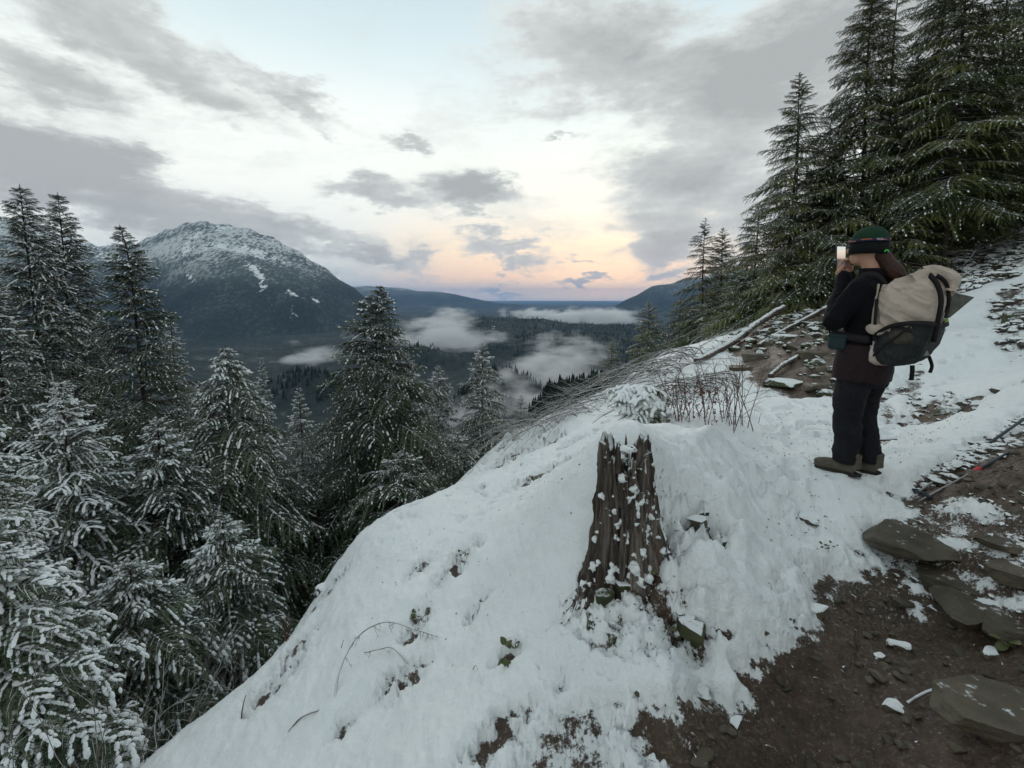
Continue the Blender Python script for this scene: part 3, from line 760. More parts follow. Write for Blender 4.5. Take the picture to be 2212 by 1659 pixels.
def bough_mesh(name, L, seed, mats, snow=.8, wide=.55, droop=.35, gap=.05, nl=.024, step=.012, snow_r=.016):
    rnd = np.random.RandomState(seed)
    tw = twig_set(L, rnd, wide, droop, gap)
    so = Soup()
    NV, SV = [], []
    for pl, lvl, l in tw:
        seg = np.linalg.norm(np.diff(pl, axis=0), axis=1); cum = np.concatenate([[0], np.cumsum(seg)])
        tot = cum[-1]
        if lvl < 2: tube(so, pl, np.linspace((.011 * L ** .8) if lvl == 0 else .004, .0018, len(pl)), 4 if lvl == 0 else 3, 1, cap=False)
        n = max(3, int(tot / step)); s = (np.arange(n) + .5) / n * tot
        if lvl == 0: s = s[s > .12 * L]
        n = len(s)
        if n == 0: continue
        p = np.stack([np.interp(s, cum, pl[:, k]) for k in range(3)], -1)
        d = np.stack([np.interp(s, (cum[1:] + cum[:-1]) / 2, np.diff(pl[:, k]) / seg) for k in range(3)], -1)
        d /= np.linalg.norm(d, axis=1)[:, None]
        lat = np.cross([0, 0, 1.0], d); lat /= np.linalg.norm(lat, axis=1)[:, None] + 1e-9
        upv = np.cross(d, lat)
        for sg in (-1, 1):
            le = nl * rnd.uniform(.7, 1.15, n)[:, None] * np.clip(.45 + (tot - s) / (.12 + .2 * tot), .5, 1)[:, None]
            w = rnd.uniform(-.45, .55, n)[:, None]
            tip = p + sg * lat * le + d * le * rnd.uniform(.3, .8, n)[:, None] + upv * le * w
            hw = step * .46
            NV.append(np.stack([p - d * hw, p + d * hw, tip], 1))
        # tip tuft
        # snow lying on the twig
        sp = .024
        ns = max(1, int(tot / sp)); ss = (np.arange(ns) + rnd.uniform(.2, .8, ns)) / ns * tot
        cl = vn2(ss * 3.2 + rnd.uniform(0, 99), ss * 0 + seed, 5) * .5 + .5
        pick = (rnd.uniform(0, 1, ns) < snow * ((.4 + cl) * 2.0, sstep(cl, .35, .60) * 2.6, sstep(cl, .50, .75) * .4)[lvl]); ss = ss[pick]; cl = cl[pick]
        if lvl == 0: ss = ss[ss > .1 * L]; cl = cl[:len(ss)]
        if len(ss) == 0: continue
        pp = np.stack([np.interp(ss, cum, pl[:, k]) for k in range(3)], -1)
        dd_ = np.stack([np.interp(ss, (cum[1:] + cum[:-1]) / 2, np.diff(pl[:, k]) / seg) for k in range(3)], -1)
        dd_ /= np.linalg.norm(dd_, axis=1)[:, None]
        la = np.cross([0, 0, 1.0], dd_); la /= np.linalg.norm(la, axis=1)[:, None] + 1e-9; uu_ = np.cross(dd_, la)
        r0 = snow_r * (1.0 + .5 * snow) * (1.2, .95, .65)[lvl] * rnd.uniform(.55, 1.35, len(ss)) * (.7 + .6 * cl)
        blob = (pp[:, None] + uu_[:, None] * .004
                + dd_[:, None] * (_DV[None, :, 0:1] * (r0 * rnd.uniform(1.1, 1.9, len(ss)))[:, None, None])
                + la[:, None] * (_DV[None, :, 1:2] * r0[:, None, None] * 1.05)
                + uu_[:, None] * (_DV[None, :, 2:3] * (r0 * rnd.uniform(.5, .95, len(ss)))[:, None, None]))
        SV.append(blob.reshape(-1, 3))
    nv = np.concatenate(NV).reshape(-1, 3)
    so.add(nv, np.arange(len(nv)).reshape(-1, 3), 0)
    if SV:
        sv_ = np.concatenate(SV); nb = len(sv_) // 13
        so.add(sv_, (_DF[None] + (np.arange(nb) * 13)[:, None, None]).reshape(-1, 3), 2)
    return as_mesh(so.mesh(name, mats))

CLS = [2.0, 1.2, .65, .30]
KINDS = {
    'left': dict(mats=[M['needle_left'], M['twig'], M['tree_snow']], snow=.20, droop=.62, wide=.62, snow_r=.0095),
    'heavy': dict(mats=[M['needle_left'], M['twig'], M['tree_snow']], snow=.36, droop=.58, wide=.52, snow_r=.0095),
    'dark': dict(mats=[M['needle_dark'], M['twig'], M['tree_snow']], snow=.085, droop=.60, wide=.62, snow_r=.010),
    'right': dict(mats=[M['needle_right'], M['twig'], M['tree_snow']], snow=.030, droop=.46, wide=.50, snow_r=.011, nl=.026),
}
BOUGH = {}
def boughs(kind):
    if kind not in BOUGH:
        kw = KINDS[kind]; BOUGH[kind] = []
        for ci, L in enumerate(CLS):
            nvar = (4, 4, 4, 2)[ci]
            BOUGH[kind].append([bough_mesh('bough', L, 100 * ci + 7 * v + len(kind), gap=.060 if L > 1.5 else (.048 if L > 1 else .034 if L > .4 else .018),
                                           step=.018 if L > 1 else .012, **dict(dict(nl=.030 if L > .4 else .022), **kw)) for v in range(nvar)])
    return BOUGH[kind]

def conifer(name, x, y, z0, H, Rb, kind, label, group, seed, cat='tree', low=.08, dens=7.0, curl=0.0, nmax=170, lean=(0, 0), prof_p=.85, gaps=0.0, side=None, top_up=30, min_vis=0.0):
    """an Empty at the foot > trunk, boughs"""
    rnd = np.random.RandomState(seed)
    root = empty(name, (x, y, z0))
    tag(root, label, cat, group)
    so = Soup(); n = 26; t = np.linspace(0, 1, n)
    r0 = .0048 * H + .018
    wob = np.stack([.012 * H * np.sin(t * 5 + seed), .012 * H * np.cos(t * 4 + seed * 2), t * 0], -1) * (t * (1 - t) * 2)[:, None]
    pts = np.stack([lean[0] * t * H, lean[1] * t * H, t * H - .3 * (t == 0)], -1) + wob
    if curl:                      # hemlock leader nods over
        k = sstep(t, .93, 1.0); pts[:, 0] += -curl * k ** 1.5; pts[:, 2] -= abs(curl) * .35 * k ** 3
    rad = r0 * (1 - t) ** .9 + .006
    tube(so, pts, rad, 8, 0, rnd=rnd)
    tr = so.mesh('trunk', [M['bark']]); tr.parent = root
    bs = boughs(kind)
    t_lo = max(low, min_vis)
    nb = int(min(nmax, 2.6 * dens * H * (1 - t_lo)))
    for i in range(nb):
        f = (i + rnd.uniform(-.4, .4)) / nb
        tt = 1 - (1 - t_lo) * (max(0.0, 1 - f)) ** 1.0 * 1.0
        tt = t_lo + (1 - t_lo) * (1 - (1 - f) ** 1.3)      # a little denser towards the top
        tt = min(max(tt, t_lo), .992)
        Lh = Rb * ((1 - tt) / (1 - .12)) ** prof_p * rnd.uniform(.68, 1.15) + .05 + .12 * min(1.0, (1 - tt) * 6)
        if gaps and rnd.rand() < gaps: Lh *= rnd.uniform(.35, .7)
        az_ = i * 2.39996 + rnd.uniform(-.5, .5)
        if side is not None and rnd.rand() < .7: az_ = side + rnd.normal(0, .8)
        ci = int(np.argmin([abs(math.log(Lh / c)) for c in CLS]))
        sc = Lh / CLS[ci]
        me = bs[ci][rnd.randint(len(bs[ci]))]
        o = link(bpy.data.objects.new('bough', me), root)
        p = [float(np.interp(tt, t, pts[:, k])) for k in range(3)]
        pitch = top_up * sstep(np.array(tt), .55, 1.0) - 14 * (1 - tt) + rnd.uniform(-9, 9)
        o.location = p
        o.rotation_euler = Euler((R(rnd.uniform(-14, 14)), -R(float(pitch)), az_), 'XYZ')
        o.scale = (sc, sc * rnd.uniform(.85, 1.15), sc * rnd.uniform(1.0, 1.5))
    return root

def tree_at(sx, sy, d, kind, label, group, seed, rb_px=None, Rb=None, base=None, name='conifer', **kw):
    """tree whose top is seen at a picture point, at depth d; stands on the slope"""
    p = at(sx, sy, d)
    z0 = gh(p[0], p[1]) - .05
    if base is not None: z0 = max(z0, p[2] - base)
    H = max(.8, p[2] - z0)
    if Rb is None: Rb = rb_px / F_PX * d
    lo = 0.0
    return conifer(name, p[0], p[1], z0, H, Rb, kind, label, group, seed, **kw)
GL = 'snow-laden conifers on the slope left of the snowfield'
GR = 'conifers on the hillside right of the hiker'
LEFT = [
    (42, 398, 9.0, 'left', 130, 'tall snowy fir at the left edge with the highest pointed top', dict(dens=11, low=.25, prof_p=.62)),
    (124, 415, 10.2, 'left', 115, 'tall snowy fir just right of the highest left-edge fir', dict(dens=11, low=.3, prof_p=.62, name='fir_tree')),
    (272, 480, 8.2, 'dark', 150, 'dark drooping hemlock whose thin curled tip stands before the mountain', dict(curl=.12, dens=12, low=.2, gaps=.10, prof_p=.75)),
    (487, 745, 6.9, 'left', 260, 'broad snowy fir with a blunt top in the middle of the left stand', dict(dens=12, low=.1, top_up=10)),
    (366, 668, 14.5, 'left', 95, 'slim snowy conifer seen just behind the hemlock with the curled tip', dict(dens=7, low=.4)),
    (565, 768, 24.0, 'left', 60, 'small distant conifer top rising above the broad blunt-topped fir', dict(dens=5, low=.5)),
    (645, 835, 12.0, 'left', 75, 'slim frosted conifer between the broad fir and the big dark hemlock', dict(dens=8, low=.3)),
    (812, 612, 9.0, 'dark', 205, 'big dark hemlock with a nodding tip standing alone in front of the fog', dict(curl=-.10, dens=13, low=.12)),
    (878, 758, 13.5, 'left', 115, 'frosted conifer half hidden behind the big dark hemlock', dict(dens=9, low=.25)),
    (947, 788, 16.0, 'left', 95, 'thin snowy conifer second from the right among the trees above the snow edge', dict(dens=8, low=.25)),
    (1041, 740, 13.0, 'left', 92, 'slender pointed fir with bare lower trunk at the edge of the snowfield', dict(dens=8, low=.18, gaps=.1)),
    (1126, 853, 24.0, 'dark', 55, 'small dark conifer furthest right, just above the snow edge', dict(dens=6, low=.3)),
    (-20, 560, 7.0, 'left', 250, 'bushy snowy fir cut by the left picture edge', dict(dens=11, low=.2)),
    (190, 640, 11.5, 'left', 150, 'frosted conifer filling the gap between the two tallest left firs and the hemlock', dict(dens=9, low=.2)),
    (430, 830, 9.5, 'left', 150, 'snowy conifer crowded behind the broad blunt-topped fir, left side', dict(dens=10, low=.2)),
    (590, 930, 9.0, 'left', 140, 'snowy conifer crowded behind the broad blunt-topped fir, right side', dict(dens=10, low=.2)),
    (720, 900, 13.0, 'dark', 110, 'short dark conifer in the shade left of the big dark hemlock', dict(dens=9, low=.2)),
    (340, 900, 5.8, 'left', 230, 'young snowy fir low in the left stand below the curled hemlock', dict(dens=13, low=.1)),
    (130, 820, 5.2, 'heavy', 240, 'thickly snowed fir low in the left stand above the near boughs', dict(dens=13, low=.1)),
    (-150, 700, 3.3, 'heavy', 330, 'nearest fir whose thick white boughs reach in at the left edge', dict(dens=17, low=.15)),
    (-60, 1130, 2.75, 'heavy', 400, 'low fir in the lower left corner with heaped snow on its boughs', dict(dens=22, low=.1)),
    (280, 1210, 4.0, 'left', 210, 'small frosted fir at the bottom left just off the snow edge', dict(dens=18, low=.05)),
    (480, 1120, 5.0, 'left', 190, 'small shaded fir under the broad blunt-topped fir', dict(dens=15, low=.05)),
    (860, 980, 7.6, 'dark', 180, 'low dark conifer under the big dark hemlock beside the snow edge', dict(dens=12, low=.1)),
    (980, 930, 11.5, 'left', 120, 'low frosted conifer at the foot of the slender pointed fir', dict(dens=10, low=.1)),
    (640, 1060, 8.5, 'dark', 200, 'shaded conifer between the broad fir and the snow edge', dict(dens=11, low=.1)),
    (1085, 905, 14, 'dark', 60, 'short dark conifer beside the slender pointed fir on its right', dict(dens=8, low=.1)),
    (60, 1450, 3.0, 'left', 210, 'frosted sapling at the very bottom left', dict(dens=22, low=.05)),
]
for i, (sx, sy, d, kind, rb, lab, kw) in enumerate(LEFT):
    kw = dict(kw); nm = kw.pop('name', 'conifer')
    tree_at(sx, sy, d, kind, lab, GL, 11 + i * 3, rb_px=rb * (1.5 if sx > 0 else 1.0), **dict(dict(nmax=298), **kw))
RIGHT = [
    (1402, 650, 15.5, 'right', 72, 'small snowy-tipped conifer left of the slope-edge trees, by the brushwood', dict(dens=10, low=.05)),
    (1322, 735, 19.0, 'right', 48, 'smallest conifer on the right, at the fog edge beside the brushwood', dict(dens=10, low=.05)),
    (1524, 470, 17.5, 'right', 80, 'slim tree with open level branches at the left end of the right-hand forest', dict(dens=8, low=.08, gaps=.15)),
    (1562, 492, 19.0, 'right', 90, 'grey-green conifer just behind the slim open-branched tree', dict(dens=9, low=.05)),
    (1470, 640, 19.0, 'right', 70, 'low conifer at the foot of the slim open-branched tree', dict(dens=10, low=.05)),
    (1727, 158, 13.0, 'right', 165, 'tall thin-topped hemlock whose long branches reach far left over the sky', dict(dens=9, low=.10, prof_p=.8, gaps=.1)),
    (1640, 440, 15.5, 'right', 110, 'dense olive conifer below the tall thin-topped hemlock, on its left', dict(dens=10, low=.05)),
    (1890, -60, 12.0, 'right', 190, 'big snow-dusted fir above and left of the hiker, its top at the picture edge', dict(dens=12, low=.15)),
    (1800, 330, 12.5, 'right', 170, 'dense dark olive conifer right behind the raised phone', dict(dens=13, low=.05)),
    (2105, -260, 10.5, 'right', 230, 'tallest tree at upper right with its trunk running out of the picture', dict(dens=12, low=.16)),
    (2280, -200, 11.0, 'right', 240, 'dark tree cut by the right picture edge', dict(dens=12, low=.15)),
    (1985, 120, 13.5, 'right', 190, 'crowded conifer between the big dusted fir and the tallest tree', dict(dens=12, low=.1)),
    (1600, 600, 13.5, 'right', 95, 'short bushy conifer above the fallen log', dict(dens=13, low=.02)),
    (1700, 540, 12.5, 'right', 120, 'short bushy conifer between the fallen log and the phone', dict(dens=13, low=.02)),
    (1960, 455, 11.0, 'right', 125, 'bright olive young conifer right of the green hat', dict(dens=14, low=.02)),
    (2080, 330, 13.0, 'right', 190, 'shaded conifer behind the pale snag on the right', dict(dens=12, low=.08)),
    (2220, 250, 14.5, 'right', 200, 'darkest conifer in the depth of the wood at the right edge', dict(dens=12, low=.05)),
    (1860, 560, 13.5, 'right', 130, 'low conifer just behind the green hat', dict(dens=13, low=.02)),
    (2390, 50, 12.0, 'right', 260, 'outermost dark conifer of the wood, mostly beyond the right edge', dict(dens=11, low=.05)),
    (1530, 655, 15.5, 'right', 90, 'low snowy bush-like conifer behind the brushwood end of the log', dict(dens=12, low=.02)),
]
for i, (sx, sy, d, kind, rb, lab, kw) in enumerate(RIGHT):
    tree_at(sx, sy, d, kind, lab, GR, 211 + i * 5, rb_px=rb * (.92 if sy < 200 else 1.12), **dict(dict(nmax=298), **kw))
# deeper wood behind the right-hand trees: keeps the forest closed
rs = np.random.RandomState(5)
SPOT_LABELS = ['shaded conifer deep in the right-hand wood behind the front trees']
for k in range(11):
    x = 10 + k * 1.15 + rs.uniform(-.6, .6); y = 19 + rs.uniform(-1.5, 2.5) - k * .55
    conifer('conifer', x, y, gh(x, y) - .1, 8.5 + rs.uniform(-2, 2) + k * .35, 2.3, 'right', SPOT_LABELS[0], 'shaded conifers deep in the right-hand wood', 400 + k, dens=8, low=.02, nmax=90)
# ------------------------------------------------------------------ shaping helpers
def ev_mesh(o, mods):
    """apply a list of (type, settings) modifiers and give back the plain mesh"""
    for t_, kw in mods:
        md = o.modifiers.new(t_.lower(), t_)
        for k_, v_ in kw.items(): setattr(md, k_, v_)
    dg = bpy.context.evaluated_depsgraph_get(); dg.update()
    me = bpy.data.meshes.new_from_object(o.evaluated_get(dg))
    o.modifiers.clear(); o.data = me
    return o
def rings(soup, secs, sides=24, mi=0, pw=2.0, rnd=None):
    """horizontal (super)elliptic rings: (cx, cy, cz, rx, ry)"""
    a = np.arange(sides) * 2 * math.pi / sides
    c, s = np.cos(a), np.sin(a)
    cx = np.sign(c) * np.abs(c) ** (2 / pw); sy = np.sign(s) * np.abs(s) ** (2 / pw)
    vs = np.concatenate([np.stack([q[0] + q[3] * cx, q[1] + q[4] * sy, np.full(sides, q[2])], -1) for q in secs])
    n = len(secs); i = np.arange(n * sides).reshape(n, sides); j = np.roll(i, -1, 1)
    soup.add(vs, np.stack([i[:-1], j[:-1], j[1:], i[1:]], -1).reshape(-1, 4), mi)
    k = np.arange(sides)
    for e in (0, n - 1):
        ring = vs[e * sides:(e + 1) * sides]
        fc = np.stack([k, np.roll(k, -1), np.full(sides, sides)], -1)
        soup.add(np.concatenate([ring, [ring.mean(0)]]), fc[:, ::-1] if e == 0 else fc, mi)
def ball(soup, c, r, seg=14, mi=0):
    r = np.broadcast_to(np.asarray(r, float), (3,))
    t = np.linspace(.04, math.pi - .04, seg)
    rings(soup, [(c[0], c[1], c[2] - r[2] * math.cos(u), r[0] * math.sin(u), r[1] * math.sin(u)) for u in t], seg * 2, mi)
def resample(path, n):
    p = np.asarray(path, float); k = np.linspace(0, len(p) - 1, n)
    out = []
    for kk in k:      # catmull-rom
        i = min(int(kk), len(p) - 2); f = kk - i
        a = p[max(i - 1, 0)]; b_ = p[i]; c = p[i + 1]; d = p[min(i + 2, len(p) - 1)]
        out.append(.5 * (2 * b_ + (c - a) * f + (2 * a - 5 * b_ + 4 * c - d) * f * f + (3 * b_ - a - 3 * c + d) * f ** 3))
    return np.array(out)
def limb(soup, path, rads, sides=16, n=None, flat=1.0):
    n = n or len(path) * 5
    p = resample(path, n); r = np.interp(np.linspace(0, 1, n), np.linspace(0, 1, len(rads)), rads)
    tube(soup, p, r, sides, 0, True, flat)
def lump(soup, name, mats, parent, voxel=.008, smooth=3, wr=0.0, wscale=18, stretch=(1, 1, 1), seed=0, subdiv=0):
    o = soup.mesh(name, mats)
    ev_mesh(o, [('REMESH', dict(mode='VOXEL', voxel_size=voxel, use_smooth_shade=True)), ('SMOOTH', dict(factor=.5, iterations=smooth))])
    if wr:
        me = o.data; n = len(me.vertices)
        co = np.empty(n * 3, np.float32); me.vertices.foreach_get('co', co); co = co.reshape(-1, 3).astype(float)
        no = np.empty(n * 3, np.float32); me.vertex_normals.foreach_get('vector', no) if hasattr(me, 'vertex_normals') else None
        no = no.reshape(-1, 3)
        u = (co[:, 0] * stretch[0] + co[:, 1] * .7 * stretch[1]) * wscale; v = (co[:, 2] * stretch[2] - co[:, 1] * .4) * wscale
        k = ridged(u, v, 3, .5, seed) * .6 + fbm(v * .7 + 9, u * .9, 3, .5, seed + 3) * .6
        co = co + no * (wr * k)[:, None]
        me.vertices.foreach_set('co', co.astype(np.float32).ravel()); me.update()
    for m_ in mats:
        if m_.name not in [x.name for x in o.data.materials if x]: o.data.materials.append(m_)
    if parent is not None: o.parent = parent
    return o

def text_mesh(name, cu, parent):
    t_ = bpy.data.objects.new(name, cu); COL.objects.link(t_)
    dg = bpy.context.evaluated_depsgraph_get(); dg.update()
    me = bpy.data.meshes.new_from_object(t_.evaluated_get(dg)); bpy.data.objects.remove(t_); bpy.data.curves.remove(cu)
    me.materials.clear(); me.materials.append(M['white_print'])
    return link(bpy.data.objects.new(name, me), parent)
# ------------------------------------------------------------------ the hiker
M['skin'] = simple('skin', (.46, .25, .17), .5, .12, 30, .35)
M['jacket'] = simple('black_fleece', (.006, .006, .008), .9, .3, 60, .12, .4, .003)
M['jacket_low'] = simple('maroon_shell', (.020, .011, .012), .75, .25, 40, .2, .3, .003)
M['trousers'] = simple('black_trousers', (.009, .009, .012), .8, .3, 40, .2, .4, .004)
M['beanie'] = simple('green_knit', (.014, .040, .022), .9, .3, 90, .15, .7, .003)
M['beanie_fold'] = simple('black_knit', (.010, .011, .012), .9, .3, 90, .12, .7, .003)
M['hair'] = simple('brown_hair', (.040, .016, .009), .55, .4, 60, .3, .5, .004)
M['boot'] = simple('grey_brown_boot', (.085, .072, .055), .75, .3, 35, .3, .5, .003)
M['sole'] = simple('boot_sole', (.02, .018, .015), .8, .2, 40)
M['navy'] = simple('navy_web', (.015, .02, .06), .7, .2, 60)
M['orange'] = simple('orange_web', (.35, .10, .03), .7, .2, 60)
M['white_print'] = simple('white_print', (.6, .6, .6), .7, .05, 60)
M['green_print'] = simple('green_reflective_tab', (.05, .75, .10), .5, .05, 60)
M['phone'] = simple('phone_black', (.012, .012, .013), .3, .1, 20, .5)
FWD = 26.0
PS = .952
fx_, fy_ = at(1842, 1034, 2.97)[:2]
fz_ = gs(fx_, fy_) - .012
hiker = empty('person', (fx_, fy_, fz_), R(FWD)); hiker.scale = (PS * .94, PS * .94, PS)
hiker.rotation_euler = (Matrix.Rotation(R(FWD), 3, 'Z') @ Matrix.Rotation(R(2.2), 3, 'X')).to_euler()
tag(hiker, 'hiker in black jacket and green beanie photographing the valley with a raised phone', 'person')
# bare body: head, neck, trunk, arms and hands in one surface
s = Soup()
HX, HY, HZ = -.045, .055, 1.525
ball(s, (HX, HY, HZ), (.074, .092, .108)); ball(s, (HX - .008, HY + .035, HZ - .052), (.052, .055, .058))
limb(s, [(HX, HY - .01, HZ - .03), (-.03, .01, 1.38), (-.02, .0, 1.30)], [.056, .053, .075])
ball(s, (HX - .020, HY + .098, HZ - .012), (.012, .018, .020), 8)       # nose
for sg in (-1, 1): ball(s, (HX + sg * .077, HY - .006, HZ - .018), (.010, .019, .030), 8)   # ears
rings(s, [(0, 0, .75, .12, .09), (0, 0, .95, .12, .09), (-.01, 0, 1.2, .14, .09), (-.02, 0, 1.30, .13, .07)], 20)
def hand(s, wrist, palm, ups, curl_dir, sgn):
    """palm and five fingers; ups = direction the fingers leave the palm, curl_dir = where they close"""
    w = np.array(wrist, float); p = np.array(palm, float); u = np.array(ups, float); u /= np.linalg.norm(u)
    c = np.array(curl_dir, float); c /= np.linalg.norm(c); a = np.cross(u, c) * sgn
    limb(s, [w, (w + p) / 2, p], [.022, .026, .030], 12)
    for k in range(4):
        off = a * (-.027 + .018 * k)
        ln = (.060, .070, .066, .052)[k]
        b0 = p + off * .8 + u * .010; b1 = p + off + u * .036 + c * .002; b2 = b1 + u * ln * .45 + c * ln * .30; b3 = b2 + u * ln * .08 + c * ln * .45
        limb(s, [b0, b1, b2, b3], [.0105, .0100, .0088, .0072], 10, 14)
    t0 = p - a * .024 - u * .012; t1 = t0 - a * .022 + u * .018 + c * .006; t2 = t1 + u * .030 + c * .014
    limb(s, [t0, t1, t2], [.0125, .0115, .0085], 10, 10)
PH = np.array([.070, .275, 1.475])              # phone centre
LW = np.array([.035, .215, 1.345]); RW = np.array([.135, .245, 1.355])
for sg, sh, el, wr in ((-1, (-.185, .0, 1.265), (-.235, .115, 1.06), LW), (1, (.165, .01, 1.265), (.235, .165, 1.07), RW)):
    limb(s, [sh, el, tuple(wr)], [.042, .036, .024], 12)
hand(s, LW, PH + (-.030, -.012, -.085), (-.05, .06, 1), (.55, -.60, .10), 1)
hand(s, RW, PH + (.042, -.008, -.085), (.10, .06, 1), (-.55, -.60, .10), -1)
for sg in (-1, 1): limb(s, [(sg * .08, 0, .80), (sg * .085, .01, .46), (sg * .09, -.02, .10)], [.075, .055, .04], 14)
body = lump(s, 'body', [M['skin']], hiker, .0048, 2)
# jacket
s = Soup()
rings(s, [(0, .015, .70, .185, .140), (0, .012, .78, .188, .145), (0, .005, .90, .170, .128), (-.005, .0, 1.02, .172, .125), (-.01, -.005, 1.14, .188, .130), (-.015, -.005, 1.23, .185, .118),
          (-.02, 0, 1.29, .150, .090), (-.025, .0, 1.335, .085, .070), (-.03, .01, 1.395, .066, .068)], 28, 0, 2.2)
for sg, sh, el, wr in ((-1, (-.165, -.005, 1.255), (-.245, .110, 1.045), LW), (1, (.145, .0, 1.255), (.245, .165, 1.05), RW)):
    sh = np.array(sh); el = np.array(el)
    limb(s, [sh * .8 + (0, 0, .24), sh, (sh + el) / 2 + (sg * .01, 0, .0), el, (el + wr) / 2, wr + (wr - el) * .06], [.070, .078, .068, .062, .054, .044], 16)
lump(s, 'jacket', [M['jacket']], hiker, .008, 3, .011, 12, seed=3)
s = Soup()
rings(s, [(0, .015, .655, .200, .155), (0, .015, .72, .204, .160), (0, .012, .82, .198, .153), (0, .008, .90, .182, .138)], 28, 0, 2.3)
lump(s, 'jacket_skirt', [M['jacket_low']], hiker, .010, 3, .006, 12, seed=7).parent = hiker
# trousers: wide, bunched over the boots
s = Soup()
rings(s, [(0, .01, .62, .170, .130), (0, .01, .72, .178, .138), (0, .01, .85, .165, .125)], 24, 0, 2.3)
for sg, kn, an in ((-1, (-.090, .035, .42), (-.085, .02, .085)), (1, (.085, .030, .42), (.085, -.03, .085))):
    limb(s, [(sg * .085, .01, .72), (sg * .09, .025, .58), kn, ((kn[0] + an[0]) / 2, (kn[1] + an[1]) / 2 - .01, .25), (an[0], an[1], .14), an], [.108, .104, .088, .082, .084, .078], 20)
lump(s, 'trousers', [M['trousers']], hiker, .009, 3, .015, 9, (1, 1, 1.4), 15)
# boots
for sg, cy, rot in ((-1, .035, 22), (1, -.02, 26)):
    s = Soup()
    limb(s, [(0, -.05, .045), (0, .02, .05), (0, .10, .045), (0, .165, .034), (0, .195, .028)], [.044, .047, .043, .040, .026], 16, 20, 1.0)
    limb(s, [(0, -.045, .05), (0, -.04, .10), (0, -.04, .15)], [.046, .044, .046], 14)
    o = lump(s, 'boot', [M['boot']], hiker, .007, 3, .003, 25, seed=20)
    o.location = (sg * .088, cy - .03, .006); o.rotation_euler = (0, 0, R(rot))
    s = Soup(); tube(s, [(0, -.09, 0), (0, -.05, 0), (0, .03, 0), (0, .11, 0), (0, .175, 0), (0, .21, 0)], [.025, .048, .050, .047, .042, .018], 16, 0, True, .32)
    q_ = s.mesh('boot_sole', [M['sole']]); q_.parent = o; q_.location = (0, 0, .010)
# hat
s = Soup()
zz = np.linspace(0, 1, 12)
rings(s, [(HX, HY - .014 - .012 * t_, HZ + .040 + .105 * t_, .094 * math.sqrt(max(.02, 1 - t_ ** 2.3)), .112 * math.sqrt(max(.02, 1 - t_ ** 2.3))) for t_ in zz], 32)
hat = lump(s, 'beanie', [M['beanie']], hiker, .006, 3, .0025, 30, (1, 1, .3), 31)
def hatband(name, z0, z1, rx, ry, mat, parent, tilt=0.0, seg=48, a0=0, a1=360, out=0.0):
    s = Soup(); vs = []
    al = np.radians(np.linspace(a0, a1, seg + 1))
    for a in al:
        for (z, r) in ((z0, 0), (z0, .006), (z1, .006), (z1, 0)):
            vs.append((HX + (rx + r + out) * math.cos(a), HY - .014 + (ry + r + out) * math.sin(a), HZ + z + tilt * math.sin(a)))
    i = np.arange((seg + 1) * 4).reshape(seg + 1, 4); j = np.roll(i, -1, 1)
    s.add(vs, np.stack([i[:-1], i[1:], j[1:], j[:-1]], -1).reshape(-1, 4))
    o = s.mesh(name, [mat]); o.parent = parent; return o
hatband('beanie_fold', -.036, .044, .0905, .108, M['beanie_fold'], hat)
hl = empty('headlamp_strap', (0, 0, 0)); hl.parent = hiker; hl.location = (0, 0, 0)
strap = hatband('strap_band', .040, .060, .0965, .114, M['navy'], hl, -.004)
for a0 in range(0, 360, 45): hatband('orange_mark', .043 if a0 % 90 else .049, .050 if a0 % 90 else .057, .0965, .114, M['orange'], hl, -.004, 8, a0, a0 + 30, .001)
tx_ = bpy.data.curves.new('strap_lettering', 'FONT'); tx_.body = 'PETZL'; tx_.size = .015; tx_.extrude = .0004; tx_.align_x = 'CENTER'; tx_.align_y = 'CENTER'
to = text_mesh('strap_lettering', tx_, hl)
aa = R(232); to.location = (HX + .105 * math.cos(aa), HY - .014 + .1225 * math.sin(aa), HZ + .053); to.rotation_euler = (R(90), 0, aa + R(90))
s = Soup(); tube(s, [(-.018, 0, -.006), (-.012, 0, .003), (0, 0, .006), (.012, 0, .003), (.018, 0, -.006)], .0035, 6)
gt = s.mesh('green_tab', [M['green_print']]); gt.parent = hat; ab = R(262)
gt.location = (HX + .099 * math.cos(ab), HY - .014 + .118 * math.sin(ab), HZ - .020); gt.rotation_euler = (0, 0, ab + R(90))
# hair gathered over the back of the neck
s = Soup(); rh = np.random.RandomState(4)
limb(s, [(HX + .01, HY - .075, HZ - .02), (HX + .045, HY - .105, HZ - .085), (.02, -.10, 1.375), (.04, -.125, 1.32), (.05, -.14, 1.26)], [.052, .052, .055, .045, .018], 14, 24)
for k in range(16):
    a = rh.uniform(-.035, .045); limb(s, [(HX + a, HY - .085, HZ - .02), (HX + .045 + a, HY - .13 + rh.uniform(-.02, .02), HZ - .09), (.035 + a * 1.2, -.145 + rh.uniform(-.02, .02), 1.33 + rh.uniform(-.05, .02))], [.010, .012, .004], 6, 10)
lump(s, 'hair', [M['hair']], hiker, .006, 1, .004, 40, (1.5, 1.5, .3), 41)

